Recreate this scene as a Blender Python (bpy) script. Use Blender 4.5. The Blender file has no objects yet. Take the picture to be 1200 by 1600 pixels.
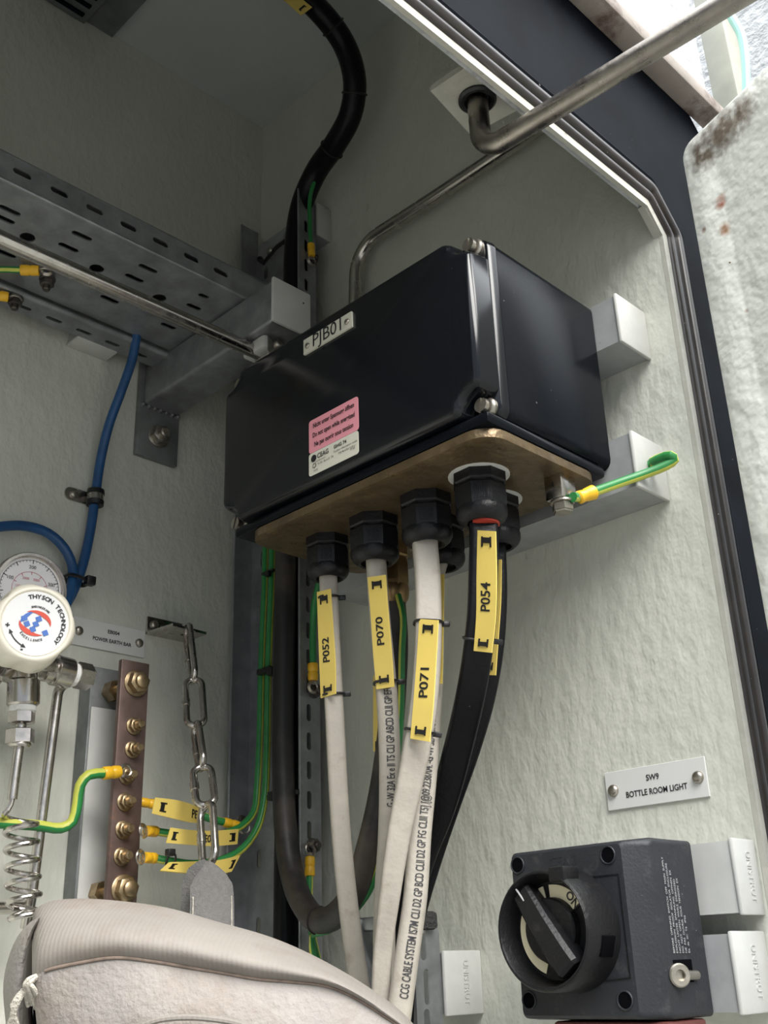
import bpy, bmesh, math, random
from mathutils import Vector, Matrix, noise
random.seed(7)
PI = math.pi
scene = bpy.context.scene
COL = scene.collection
V = Vector

# ------------------------------------------------------------------ camera
# world: wall_right is the plane x=0, wall_left is the plane y=0, z is up; metres
CAM = V((0.68408, 0.86602, 1.2))
ROWS = (V((-0.7085, 0.70493, -0.03306)), V((-0.25555, -0.29995, -0.91909)), V((-0.65781, -0.64273, 0.39266)))
FPX = 1675.96
cd = bpy.data.cameras.new('camera')
cam = bpy.data.objects.new('camera', cd)
COL.objects.link(cam)
r_, d_, f_ = ROWS
cam.matrix_world = Matrix(((r_.x, -d_.x, -f_.x, CAM.x), (r_.y, -d_.y, -f_.y, CAM.y), (r_.z, -d_.z, -f_.z, CAM.z), (0, 0, 0, 1)))
cd.sensor_fit = 'VERTICAL'
cd.sensor_height = 36.0
cd.lens = FPX * 36.0 / 1600.0
cd.clip_start = 0.01
scene.camera = cam

# ------------------------------------------------------------------ light
wd = bpy.data.worlds.new('overcast_sky')
scene.world = wd
wd.use_nodes = True
wn = wd.node_tree
bg = wn.nodes['Background']
tc = wn.nodes.new('ShaderNodeTexCoord')
sep = wn.nodes.new('ShaderNodeSeparateXYZ')
rmp = wn.nodes.new('ShaderNodeValToRGB')
mr = wn.nodes.new('ShaderNodeMapRange')
wn.links.new(tc.outputs['Generated'], sep.inputs[0])
wn.links.new(sep.outputs['Z'], mr.inputs[0])
mr.inputs[1].default_value = 0.40
mr.inputs[2].default_value = 0.88
wn.links.new(mr.outputs[0], rmp.inputs[0])
rmp.color_ramp.elements[0].color = (0.085, 0.095, 0.108, 1)
rmp.color_ramp.elements[1].color = (0.93, 0.97, 1.0, 1)
wn.links.new(rmp.outputs[0], bg.inputs['Color'])
bg.inputs['Strength'].default_value = 1.3
sd = bpy.data.lights.new('hazy_sun', 'SUN')
sun = bpy.data.objects.new('hazy_sun', sd)
COL.objects.link(sun)
sd.energy = 1.6
sd.angle = math.radians(44)
sd.color = (1.0, 0.97, 0.92)
sun.rotation_euler = (-V((0.24, 0.90, 0.86))).to_track_quat('-Z', 'Y').to_euler()

vs = scene.view_settings
vs.view_transform = 'Standard'
vs.look = 'None'
vs.gamma = 1.0
vs.use_curve_mapping = False
vs.exposure = 2.2
scene.cycles.max_bounces = 8

# ------------------------------------------------------------------ helpers
def at(px, py, ax, val):
    """where the sight line of a photo point meets the plane x, y or z = val"""
    v = ROWS[0] * ((px - 600) / FPX) + ROWS[1] * ((py - 800) / FPX) + ROWS[2]
    i = 'xyz'.index(ax)
    return CAM + v * ((val - CAM[i]) / v[i])

def atd(px, py, dist):
    v = ROWS[0] * ((px - 600) / FPX) + ROWS[1] * ((py - 800) / FPX) + ROWS[2]
    return CAM + v * dist

def pth(*pts):
    return [V(p) if len(p) == 3 else at(*p) for p in pts]

X, Y, Z = V((1, 0, 0)), V((0, 1, 0)), V((0, 0, 1))
FACE = V((0.66, 0.75, 0)).normalized()

def smooth_path(pts, n=None, step=0.006):
    pts = [V(p) for p in pts]
    if len(pts) == 2:
        k = n or 2
        return [pts[0].lerp(pts[1], i / (k - 1)) for i in range(k)]
    out = []
    P = [pts[0] * 2 - pts[1]] + pts + [pts[-1] * 2 - pts[-2]]
    for i in range(1, len(P) - 2):
        p0, p1, p2, p3 = P[i - 1:i + 3]
        L = (p2 - p1).length
        m = max(2, int(L / step))
        # centripetal parametrisation avoids loops
        t0 = 0.0
        t1 = t0 + max(1e-6, (p1 - p0).length) ** .5
        t2 = t1 + max(1e-6, (p2 - p1).length) ** .5
        t3 = t2 + max(1e-6, (p3 - p2).length) ** .5
        for k in range(m):
            t = t1 + (t2 - t1) * k / m
            A1 = p0 * ((t1 - t) / (t1 - t0)) + p1 * ((t - t0) / (t1 - t0))
            A2 = p1 * ((t2 - t) / (t2 - t1)) + p2 * ((t - t1) / (t2 - t1))
            A3 = p2 * ((t3 - t) / (t3 - t2)) + p3 * ((t - t2) / (t3 - t2))
            B1 = A1 * ((t2 - t) / (t2 - t0)) + A2 * ((t - t0) / (t2 - t0))
            B2 = A2 * ((t3 - t) / (t3 - t1)) + A3 * ((t - t1) / (t3 - t1))
            out.append(B1 * ((t2 - t) / (t2 - t1)) + B2 * ((t - t1) / (t2 - t1)))
    out.append(pts[-1])
    return out

def fillet(pts, r, k=7):
    """polyline with rounded corners"""
    pts = [V(p) for p in pts]
    out = [pts[0]]
    for i in range(1, len(pts) - 1):
        a, b, c = pts[i - 1], pts[i], pts[i + 1]
        u, w = (a - b).normalized(), (c - b).normalized()
        ang = u.angle(w)
        d = min(r / math.tan(ang / 2), (a - b).length * .49, (c - b).length * .49)
        rr = d * math.tan(ang / 2)
        cen = b + (u + w).normalized() * (rr / math.sin(ang / 2))
        s, e = b + u * d - cen, b + w * d - cen
        for j in range(k + 1):
            t = j / k
            q = s.lerp(e, t)
            th = s.angle(e)
            if th > 1e-3:
                q = s * (math.sin((1 - t) * th) / math.sin(th)) + e * (math.sin(t * th) / math.sin(th))
            out.append(cen + q)
    out.append(pts[-1])
    return out

def frames(path, ref=None):
    n = len(path)
    T = []
    for i in range(n):
        a, b = path[max(0, i - 1)], path[min(n - 1, i + 1)]
        T.append((b - a).normalized())
    N = []
    if ref is not None:
        for t in T:
            m = ref - t * ref.dot(t)
            N.append(m.normalized())
    else:
        m = T[0].orthogonal().normalized()
        for t in T:
            m = (m - t * m.dot(t)).normalized()
            N.append(m)
    B = [T[i].cross(N[i]).normalized() for i in range(n)]
    return T, N, B

class G:
    """collects shapes for one mesh"""
    def __init__(s):
        s.v, s.f, s.m = [], [], []
        s.mi = 0
    def add(s, vs_, fs_, mi=None):
        k = len(s.v)
        s.v += [V(p) for p in vs_]
        s.f += [tuple(i + k for i in f) for f in fs_]
        s.m += [s.mi if mi is None else mi] * len(fs_)
        return s
    def from_bm(s, bm):
        bm.verts.index_update()
        s.add([v.co.copy() for v in bm.verts], [tuple(v.index for v in f.verts) for f in bm.faces])
        bm.free()
        return s
    def box(s, lo, hi, bev=0.0, seg=2):
        lo, hi = V(lo), V(hi)
        c = (lo + hi) / 2
        h = (hi - lo) / 2
        return s.obox(c, (X, Y, Z), h, bev, seg)
    def obox(s, c, axes, h, bev=0.0, seg=2):
        bm = bmesh.new()
        bmesh.ops.create_cube(bm, size=2.0)
        a, b, d = [V(q).normalized() for q in axes]
        for v in bm.verts:
            v.co = V((v.co.x * h[0], v.co.y * h[1], v.co.z * h[2]))
        if bev > 0:
            bmesh.ops.bevel(bm, geom=list(bm.edges), offset=bev, segments=seg, profile=0.5, affect='EDGES')
        for v in bm.verts:
            v.co = V(c) + a * v.co.x + b * v.co.y + d * v.co.z
        return s.from_bm(bm)
    def lathe(s, p, axis, prof, n=24, u=None, caps=True, phase=0.0):
        """prof: list of (along, radius)"""
        p, axis = V(p), V(axis).normalized()
        u = (V(u) - axis * V(u).dot(axis)).normalized() if u is not None else axis.orthogonal().normalized()
        w = axis.cross(u)
        vs_, fs_ = [], []
        for (h, r) in prof:
            for i in range(n):
                a = 2 * PI * i / n + phase
                vs_.append(p + axis * h + (u * math.cos(a) + w * math.sin(a)) * max(r, 1e-6))
        for k in range(len(prof) - 1):
            for i in range(n):
                j = (i + 1) % n
                fs_.append((k * n + i, k * n + j, k * n + n + j, k * n + n + i))
        if caps:
            fs_.append(tuple(range(n - 1, -1, -1)))
            o = (len(prof) - 1) * n
            fs_.append(tuple(o + i for i in range(n)))
        return s.add(vs_, fs_)
    def cyl(s, a, b, r, n=20, r2=None, bev=0.0):
        a, b = V(a), V(b)
        L = (b - a).length
        r2 = r if r2 is None else r2
        pr = [(0, r), (L, r2)] if bev <= 0 else [(0, r - bev), (bev, r), (L - bev, r2), (L, r2 - bev)]
        return s.lathe(a, b - a, pr, n)
    def hexa(s, a, b, r, u=None, ch=0.12):
        """hexagon nut, r across corners, chamfered"""
        a, b = V(a), V(b)
        L = (b - a).length
        c = r * ch
        return s.lathe(a, b - a, [(0, r - c), (c * .6, r), (L - c * .6, r), (L, r - c)], 6, u)
    def sweep(s, path, sec, ref=None, closed=False, split=None, scale=None):
        """sec: (across, outward) points; split(i)->material index of section side i"""
        path = [V(p) for p in path]
        n, k = len(path), len(sec)
        T, N, B = frames(path, ref)
        if closed:
            for i in range(n):
                T[i] = (path[(i + 1) % n] - path[i - 1]).normalized()
            if ref is not None:
                N = [(ref - t * ref.dot(t)).normalized() for t in T]
                B = [T[i].cross(N[i]) for i in range(n)]
        vs_ = []
        for i in range(n):
            sc = scale(i / (n - 1)) if scale else 1.0
            for (a, c) in sec:
                vs_.append(path[i] + B[i] * (a * sc) + N[i] * (c * sc))
        k0 = len(s.v)
        s.v += vs_
        rng = n if closed else n - 1
        for i in range(rng):
            i2 = (i + 1) % n
            for j in range(k):
                j2 = (j + 1) % k
                s.f.append((k0 + i * k + j, k0 + i2 * k + j, k0 + i2 * k + j2, k0 + i * k + j2))
                s.m.append(split(j, i / n) if split else s.mi)
        if not closed:
            s.f.append(tuple(k0 + j for j in range(k)))
            s.m.append(s.mi)
            s.f.append(tuple(k0 + (n - 1) * k + j for j in range(k - 1, -1, -1)))
            s.m.append(s.mi)
        return s
    def tube(s, path, r, n=14, closed=False, split=None, ref=None):
        return s.sweep(path, circ(r, r, n), ref, closed, split)
    def prism(s, poly, vec):
        """planar polygon pushed along vec"""
        poly = [V(p) for p in poly]
        n = len(poly)
        vec = V(vec)
        vs_ = poly + [p + vec for p in poly]
        fs_ = [tuple(range(n - 1, -1, -1)), tuple(range(n, 2 * n))]
        fs_ += [(i, (i + 1) % n, n + (i + 1) % n, n + i) for i in range(n)]
        return s.add(vs_, fs_)
    def loft(s, rings, caps=True):
        n = len(rings[0])
        vs_ = [p for r in rings for p in r]
        fs_ = []
        for k in range(len(rings) - 1):
            for i in range(n):
                j = (i + 1) % n
                fs_.append((k * n + i, k * n + j, k * n + n + j, k * n + n + i))
        if caps:
            fs_.append(tuple(range(n - 1, -1, -1)))
            fs_.append(tuple((len(rings) - 1) * n + i for i in range(n)))
        return s.add(vs_, fs_)
    def plate(s, outer, holes, th, o, u, w, fill=None):
        """sheet with real holes: outlines in (u, w), pushed th along u x w from o"""
        cu = bpy.data.curves.new('tmp', 'CURVE')
        cu.dimensions = '2D'
        cu.fill_mode = 'BOTH'
        cu.extrude = th / 2
        for lp in [outer] + holes:
            sp = cu.splines.new('POLY')
            sp.points.add(len(lp) - 1)
            for i, (a, b) in enumerate(lp):
                sp.points[i].co = (a, b, 0, 1)
            sp.use_cyclic_u = True
        ob = bpy.data.objects.new('tmp', cu)
        me = bpy.data.meshes.new_from_object(ob)
        o, u, w = V(o), V(u), V(w)
        nn = u.cross(w)
        s.add([o + u * q.co.x + w * q.co.y + nn * (q.co.z + th / 2) for q in me.vertices], [tuple(p.vertices) for p in me.polygons])
        bpy.data.objects.remove(ob)
        bpy.data.meshes.remove(me)
        bpy.data.curves.remove(cu)
        return s

def circ(a, c, n=14):
    return [(a * math.cos(2 * PI * i / n), c * math.sin(2 * PI * i / n)) for i in range(n)]

def rrect2(w, h, r, k=4, cx=0.0, cy=0.0):
    out = []
    for (sx, sy, a0) in ((1, 1, 0), (-1, 1, PI / 2), (-1, -1, PI), (1, -1, 3 * PI / 2)):
        for i in range(k + 1):
            a = a0 + i / k * PI / 2
            out.append((cx + sx * (w - r) + r * math.cos(a), cy + sy * (h - r) + r * math.sin(a)))
    return out

def slot(cx, cy, l, h, k=5):
    return rrect2(l / 2, h / 2, min(l, h) / 2 * .98, k, cx, cy)

LOC = {}
def mesh_obj(name, g, mats, loc, sharp=35):
    me = bpy.data.meshes.new(name)
    me.from_pydata([tuple(p - loc) for p in g.v], [], g.f)
    if not isinstance(mats, (list, tuple)):
        mats = [mats]
    for m in mats:
        me.materials.append(m)
    if len(mats) > 1:
        for p, mi in zip(me.polygons, g.m):
            p.material_index = mi
    bm = bmesh.new()
    bm.from_mesh(me)
    bmesh.ops.remove_doubles(bm, verts=bm.verts, dist=1e-6)
    bmesh.ops.recalc_face_normals(bm, faces=bm.faces)
    bm.to_mesh(me)
    bm.free()
    me.polygons.foreach_set('use_smooth', [True] * len(me.polygons))
    me.set_sharp_from_angle(angle=math.radians(sharp))
    o = bpy.data.objects.new(name, me)
    COL.objects.link(o)
    return o

def tag(o, label=None, cat=None, group=None, kind=None):
    if label: o['label'] = label
    if cat: o['category'] = cat
    if group: o['group'] = group
    if kind: o['kind'] = kind
    return o

def thing(name, label, cat, loc, group=None):
    o = bpy.data.objects.new(name, None)
    o.empty_display_size = 0.02
    COL.objects.link(o)
    o.location = V(loc)
    LOC[o.name] = V(loc)
    return tag(o, label, cat, group)

def part(name, g, mats, parent, label=None, sharp=35, kind=None):
    loc = LOC[parent.name]
    o = mesh_obj(name, g, mats, loc, sharp)
    o.parent = parent
    LOC[o.name] = loc
    return tag(o, label, kind=kind)

def single(name, g, mats, label, cat, group=None, sharp=35):
    xs = [p.x for p in g.v]; ys = [p.y for p in g.v]; zs = [p.z for p in g.v]
    loc = V(((min(xs) + max(xs)) / 2, (min(ys) + max(ys)) / 2, min(zs)))
    o = mesh_obj(name, g, mats, loc, sharp)
    o.location = loc
    LOC[o.name] = loc
    return tag(o, label, cat, group)

def struct(name, g, mat, parent=None):
    o = mesh_obj(name, g, mat, V((0, 0, 0)))
    if parent: o.parent = parent
    LOC[o.name] = V((0, 0, 0))
    o['kind'] = 'structure'
    return o

def glyphs(body, size, align='CENTER', bold=0.0, spacing=1.0):
    cu = bpy.data.curves.new('tmp', 'FONT')
    cu.body = body
    cu.size = size
    cu.align_x = align
    cu.align_y = 'CENTER'
    cu.offset = bold
    cu.space_character = spacing
    cu.resolution_u = 3
    ob = bpy.data.objects.new('tmp', cu)
    me = bpy.data.meshes.new_from_object(ob)
    r = ([(q.co.x, q.co.y) for q in me.vertices], [tuple(p.vertices) for p in me.polygons])
    bpy.data.objects.remove(ob)
    bpy.data.meshes.remove(me)
    bpy.data.curves.remove(cu)
    return r

def write(g, body, size, o, u, w, align='CENTER', bold=0.0, lift=0.0003, sx=1.0, spacing=1.0):
    o, u, w = V(o), V(u).normalized(), V(w).normalized()
    n = u.cross(w)
    v_, f_2 = glyphs(body, size, align, bold, spacing)
    g.add([o + u * a * sx + w * b + n * lift for a, b in v_], f_2)
    return g

def emboss(g, body, size, o, u, w, h=0.0005, align='CENTER', sx=1.0):
    """raised letters with side walls"""
    o, u, w = V(o), V(u).normalized(), V(w).normalized()
    n = u.cross(w)
    cu = bpy.data.curves.new('tmp', 'FONT')
    cu.body = body; cu.size = size; cu.align_x = align; cu.align_y = 'CENTER'
    cu.extrude = h / 2; cu.resolution_u = 3
    ob = bpy.data.objects.new('tmp', cu)
    me = bpy.data.meshes.new_from_object(ob)
    g.add([o + u * q.co.x * sx + w * q.co.y + n * (q.co.z + h / 2) for q in me.vertices], [tuple(p.vertices) for p in me.polygons])
    bpy.data.objects.remove(ob); bpy.data.meshes.remove(me); bpy.data.curves.remove(cu)
    return g

# ------------------------------------------------------------------ materials
def mat(name, col, rough=0.5, metal=0.0, var=0.0, vscale=20, bump=0.0, bscale=80, bdetail=3, spec=0.5, coat=0.0,
        dirt=None, dscale=30, dlo=0.6, dhi=0.75, speck=None, sscale=400, sth=0.78, rvar=0.0, stretch=None, weave=None):
    m = bpy.data.materials.new(name)
    m.use_nodes = True
    nt = m.node_tree
    b = nt.nodes['Principled BSDF']
    b.inputs['Roughness'].default_value = rough
    b.inputs['Metallic'].default_value = metal
    b.inputs['Specular IOR Level'].default_value = spec
    b.inputs['Coat Weight'].default_value = coat
    b.inputs['Coat Roughness'].default_value = 0.15
    L = nt.links
    geo = nt.nodes.new('ShaderNodeNewGeometry')
    src = geo.outputs['Position']
    if stretch:
        mp = nt.nodes.new('ShaderNodeMapping')
        mp.inputs['Scale'].default_value = stretch
        L.new(src, mp.inputs[0])
        src = mp.outputs[0]
    def nz(scale, detail=3, rgh=.55):
        n = nt.nodes.new('ShaderNodeTexNoise')
        n.inputs['Scale'].default_value = scale
        n.inputs['Detail'].default_value = detail
        n.inputs['Roughness'].default_value = rgh
        L.new(src, n.inputs['Vector'])
        return n.outputs['Fac']
    def ramp(f, lo, hi):
        r = nt.nodes.new('ShaderNodeMapRange')
        r.inputs[1].default_value = lo
        r.inputs[2].default_value = hi
        L.new(f, r.inputs[0])
        return r.outputs[0]
    def mix(f, a, c):
        x = nt.nodes.new('ShaderNodeMix')
        x.data_type = 'RGBA'
        if hasattr(f, 'is_output'): L.new(f, x.inputs[0])
        else: x.inputs[0].default_value = f
        for k, q in ((6, a), (7, c)):
            if hasattr(q, 'is_output'): L.new(q, x.inputs[k])
            else: x.inputs[k].default_value = (*q, 1)
        return x.outputs[2]
    c = None
    if var:
        lo = tuple(max(0, q * (1 - var)) for q in col)
        hi = tuple(min(1, q * (1 + var)) for q in col)
        c = mix(ramp(nz(vscale, 4), .3, .7), lo, hi)
    if dirt:
        c = mix(ramp(nz(dscale, 5, .65), dlo, dhi), c if c else col, dirt)
    if speck:
        c = mix(ramp(nz(sscale, 2), sth, sth + .03), c if c else col, speck)
    if c: L.new(c, b.inputs['Base Color'])
    else: b.inputs['Base Color'].default_value = (*col, 1)
    if rvar:
        r = nt.nodes.new('ShaderNodeMapRange')
        r.inputs[1].default_value = .3; r.inputs[2].default_value = .7
        r.inputs[3].default_value = max(0.02, rough - rvar); r.inputs[4].default_value = min(1, rough + rvar)
        L.new(nz(vscale * 1.7, 4), r.inputs[0])
        L.new(r.outputs[0], b.inputs['Roughness'])
    if bump or weave:
        bp = nt.nodes.new('ShaderNodeBump')
        bp.inputs['Strength'].default_value = 1.0
        bp.inputs['Distance'].default_value = bump
        if weave:
            w = nt.nodes.new('ShaderNodeTexWave')
            w.bands_direction = 'X'
            w.inputs['Scale'].default_value = weave
            w.inputs['Distortion'].default_value = .4
            w.inputs['Detail'].default_value = 2
            rot = nt.nodes.new('ShaderNodeMapping')
            rot.inputs['Rotation'].default_value = (0, 0, math.radians(45))
            L.new(src, rot.inputs[0])
            L.new(rot.outputs[0], w.inputs['Vector'])
            ad = nt.nodes.new('ShaderNodeMath'); ad.operation = 'ADD'
            L.new(w.outputs['Fac'], ad.inputs[0]); L.new(nz(bscale, bdetail), ad.inputs[1])
            L.new(ad.outputs[0], bp.inputs['Height'])
        else:
            L.new(nz(bscale, bdetail), bp.inputs['Height'])
        L.new(bp.outputs[0], b.inputs['Normal'])
    m['bsdf'] = 1
    return m

M = {}
M['wall'] = mat('wall_paint', (0.56, 0.565, 0.50), 0.42, var=.05, vscale=9, bump=.0022, bscale=75, bdetail=3, stretch=(1, 1.0, .62), speck=(.12, .10, .08), sscale=130, sth=.80)
M['ceil'] = mat('ceiling_paint', (0.50, 0.53, 0.51), 0.55, var=.05, vscale=8, bump=.001, bscale=60)
M['door'] = mat('door_paint', (0.83, 0.84, 0.77), 0.30, var=.03, vscale=14, bump=.0028, bscale=60, bdetail=2.5, speck=(.25, .14, .09), sscale=160, sth=.765, coat=.3)
M['lip'] = mat('cream_paint', (0.44, 0.43, 0.375), 0.45, var=.1, vscale=40, bump=.0008, bscale=120, dirt=(.20, .16, .12), dscale=45, dlo=.68, dhi=.74)
M['hood'] = mat('stained_paint', (0.24, 0.205, 0.175), 0.55, var=.15, vscale=20, dirt=(.10, .065, .05), dscale=26, dlo=.52, dhi=.66, bump=.001, bscale=80)
M['white'] = mat('white_sheet', (0.40, 0.41, 0.42), 0.4, var=.25, vscale=30, bump=.006, bscale=50)
M['rubber'] = mat('seal_rubber', (0.034, 0.029, 0.026), 0.30, var=.3, vscale=35, speck=(.4, .38, .35), sscale=240, sth=.76)
M['frame'] = mat('shadow_black_frame', (0.0028, 0.0042, 0.0065), 0.6, var=.5, vscale=20, spec=.05, speck=(.16, .16, .16), sscale=140, sth=.75)  # near-black base carries the dark shadow on the door frame's outer face
M['box'] = mat('black_moulded_plastic', (0.0035, 0.0045, 0.0065), 0.20, spec=.10, dirt=(.006, .0065, .008), dscale=60, dlo=.55, dhi=.8, speck=(.22, .22, .22), sscale=330, sth=.775)
M['lid'] = mat('black_glossy_plastic', (0.0035, 0.0045, 0.0065), 0.17, spec=.42, dirt=(.006, .0065, .008), dscale=60, dlo=.55, dhi=.8, speck=(.2, .2, .2), sscale=330, sth=.785)
M['gland'] = mat('black_nylon', (0.006, 0.006, 0.0075), 0.36, spec=.3, bump=.0003, bscale=400, dirt=(.02, .019, .018), dscale=90, dlo=.6, dhi=.8)
M['switch'] = mat('charcoal_plastic', (0.020, 0.0215, 0.026), 0.48, spec=.35, var=.15, vscale=40, bump=.0002, bscale=600, dirt=(.055, .053, .053), dscale=70, dlo=.56, dhi=.78, speck=(.3, .29, .28), sscale=420, sth=.77)
M['ring'] = mat('black_plastic', (0.008, 0.008, 0.009), 0.42, spec=.25, bump=.0004, bscale=400, dirt=(.03, .027, .024), dscale=60, dlo=.58, dhi=.8)
M['hole'] = mat('dark_recess', (0.004, 0.004, 0.005), 0.9, spec=0.0)
M['galv'] = mat('galvanised_steel', (0.30, 0.31, 0.32), 0.48, .75, var=.22, vscale=45, rvar=.1, bump=.0004, bscale=150)
M['galvd'] = mat('dull_zinc_steel', (0.20, 0.21, 0.21), 0.55, .55, var=.2, vscale=40, rvar=.1, bump=.0004, bscale=150)
M['strut'] = mat('grey_strut', (0.36, 0.37, 0.37), 0.45, .25, var=.1, vscale=60, speck=(.1, .1, .1), sscale=300, sth=.77)
M['steel'] = mat('stainless_steel', (0.52, 0.49, 0.46), 0.24, 1.0, var=.12, vscale=60, rvar=.06)
M['rod'] = mat('weathered_steel_rod', (0.33, 0.30, 0.27), 0.30, 1.0, var=.18, vscale=50, rvar=.08, bump=.0002, bscale=200)
M['bolt'] = mat('zinc_bolt', (0.40, 0.37, 0.32), 0.34, .95, var=.2, vscale=150)
M['brassbolt'] = mat('yellow_passivated_bolt', (0.36, 0.27, 0.16), 0.36, .9, var=.3, vscale=140)
M['darkbolt'] = mat('dark_oxidised_bolt', (0.10, 0.09, 0.08), 0.45, .8, var=.3, vscale=120)
M['brass'] = mat('brass', (0.30, 0.20, 0.10), 0.35, .9, var=.25, vscale=90)
M['bronze'] = mat('bronze_plate', (0.13, 0.092, 0.05), 0.38, .6, var=.22, vscale=50, bump=.0010, bscale=110, rvar=.12)
M['copper'] = mat('oxidised_copper', (0.155, 0.105, 0.092), 0.42, .55, var=.25, vscale=60, dirt=(.30, .14, .09), dscale=40, dlo=.62, dhi=.8)
M['cap'] = mat('white_cap_plastic', (0.50, 0.50, 0.475), 0.38, var=.05, vscale=60, speck=(.3, .28, .25), sscale=260, sth=.79)
M['capw'] = mat('bright_cap_plastic', (0.52, 0.52, 0.50), 0.36, var=.05, vscale=60, speck=(.35, .3, .25), sscale=260, sth=.80)
M['sign'] = mat('sign_plastic', (0.62, 0.62, 0.60), 0.38, speck=(.2, .2, .2), sscale=200, sth=.80)
M['ink'] = mat('black_ink', (0.012, 0.012, 0.013), 0.5)
M['greyink'] = mat('grey_ink', (0.03, 0.03, 0.033), 0.55)
M['whiteink'] = mat('pale_print', (0.42, 0.42, 0.43), 0.5)
M['yellow'] = mat('yellow_marker', (0.70, 0.53, 0.13), 0.42, var=.03, vscale=40, dirt=(.55, .42, .14), dscale=60, dlo=.68, dhi=.8)
M['sleeve'] = mat('yellow_sleeve', (0.80, 0.45, 0.02), 0.35, var=.1, vscale=120)
M['green'] = mat('green_insulation', (0.022, 0.20, 0.05), 0.40, var=.12, vscale=60)
M['stripe'] = mat('yellow_stripe', (0.50, 0.52, 0.08), 0.42, var=.1, vscale=60)
M['blue'] = mat('blue_hose', (0.016, 0.075, 0.20), 0.38, var=.15, vscale=60)
M['cable'] = mat('grey_cable_sheath', (0.36, 0.33, 0.285), 0.50, var=.08, vscale=50, bump=.0005, bscale=160, dirt=(.24, .20, .16), dscale=45, dlo=.58, dhi=.78)
M['blackcable'] = mat('black_cable_sheath', (0.0045, 0.0045, 0.006), 0.36, spec=.2, speck=(.1, .1, .1), sscale=500, sth=.76, bump=.0004, bscale=200)
M['dusty'] = mat('dusty_black_cable', (0.010, 0.0095, 0.010), 0.5, var=.2, vscale=40, dirt=(.06, .049, .041), dscale=14, dlo=.44, dhi=.62)
M['tie'] = mat('black_tie', (0.008, 0.008, 0.009), 0.4)
M['pink'] = mat('pink_sticker', (0.70, 0.28, 0.33), 0.42)
M['paper'] = mat('cream_sticker', (0.60, 0.59, 0.50), 0.42)
M['cream'] = mat('cream_dial', (0.80, 0.73, 0.50), 0.45)
M['knob'] = mat('ivory_plastic', (0.76, 0.72, 0.61), 0.34, var=.04, vscale=60, spec=.5, dirt=(.5, .42, .3), dscale=80, dlo=.7, dhi=.85)
M['disc'] = mat('white_disc', (0.76, 0.76, 0.76), 0.30)
M['dialw'] = mat('white_dial', (0.72, 0.71, 0.72), 0.35)
M['redprint'] = mat('red_print', (0.62, 0.07, 0.04), 0.45)
M['blueprint'] = mat('blue_print', (0.06, 0.16, 0.50), 0.45)
M['pinkprint'] = mat('dull_red_print', (0.50, 0.12, 0.16), 0.45)
M['ptfe'] = mat('white_tape', (0.78, 0.78, 0.76), 0.6, bump=.001, bscale=300)
M['bag'] = mat('beige_canvas', (0.225, 0.205, 0.185), 0.85, var=.10, vscale=16, bump=.00010, bscale=900, weave=120, spec=.2, dirt=(.20, .17, .145), dscale=22, dlo=.5, dhi=.75)
M['bagplain'] = mat('beige_leather', (0.255, 0.235, 0.22), 0.7, var=.12, vscale=18, bump=.0012, bscale=260, spec=.25, dirt=(.235, .20, .17), dscale=20, dlo=.5, dhi=.75)
M['piping'] = mat('brown_piping', (0.20, 0.15, 0.12), 0.75, var=.25, vscale=200)
M['webbing'] = mat('grey_webbing', (0.15, 0.145, 0.14), 0.75, bump=.0012, bscale=700, var=.12, vscale=300)
M['fray'] = mat('frayed_cord', (0.46, 0.43, 0.37), 0.9, var=.25, vscale=200, bump=.002, bscale=500)
M['maroon'] = mat('maroon_gland', (0.11, 0.035, 0.03), 0.45)
M['olive'] = mat('olive_paint', (0.30, 0.30, 0.25), 0.5, var=.12, vscale=30)
M['mint'] = mat('pale_green_insulation', (0.30, 0.62, 0.50), 0.4)
M['ground'] = mat('concrete', (0.13, 0.127, 0.12), 0.85, var=.15, vscale=6)
M['foam'] = mat('dark_foam', (0.045, 0.045, 0.045), 0.95, bump=.004, bscale=400)
M['redrubber'] = mat('red_rubber', (0.45, 0.05, 0.03), 0.5)

def door_stains():
    m = M['door']
    nt = m.node_tree
    b = nt.nodes['Principled BSDF']
    L = nt.links
    geo = nt.nodes.new('ShaderNodeNewGeometry')
    old = b.inputs['Base Color'].links[0].from_socket
    nzt = nt.nodes.new('ShaderNodeTexNoise')
    nzt.inputs['Scale'].default_value = 130
    nzt.inputs['Detail'].default_value = 5
    L.new(geo.outputs['Position'], nzt.inputs['Vector'])
    for (c, rad, col, k) in STAINS:
        d = nt.nodes.new('ShaderNodeVectorMath'); d.operation = 'DISTANCE'
        L.new(geo.outputs['Position'], d.inputs[0])
        d.inputs[1].default_value = c
        r = nt.nodes.new('ShaderNodeMapRange')
        r.inputs[1].default_value = rad; r.inputs[2].default_value = rad * .25
        L.new(d.outputs['Value'], r.inputs[0])
        a = nt.nodes.new('ShaderNodeMath'); a.operation = 'MULTIPLY_ADD'
        L.new(r.outputs[0], a.inputs[0]); a.inputs[1].default_value = .9
        L.new(nzt.outputs['Fac'], a.inputs[2])
        r2 = nt.nodes.new('ShaderNodeMapRange')
        r2.inputs[1].default_value = k; r2.inputs[2].default_value = k + .6
        L.new(a.outputs[0], r2.inputs[0])
        x = nt.nodes.new('ShaderNodeMix'); x.data_type = 'RGBA'
        L.new(r2.outputs[0], x.inputs[0]); L.new(old, x.inputs[6]); x.inputs[7].default_value = (*col, 1)
        old = x.outputs[2]
    L.new(old, b.inputs['Base Color'])

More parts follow.
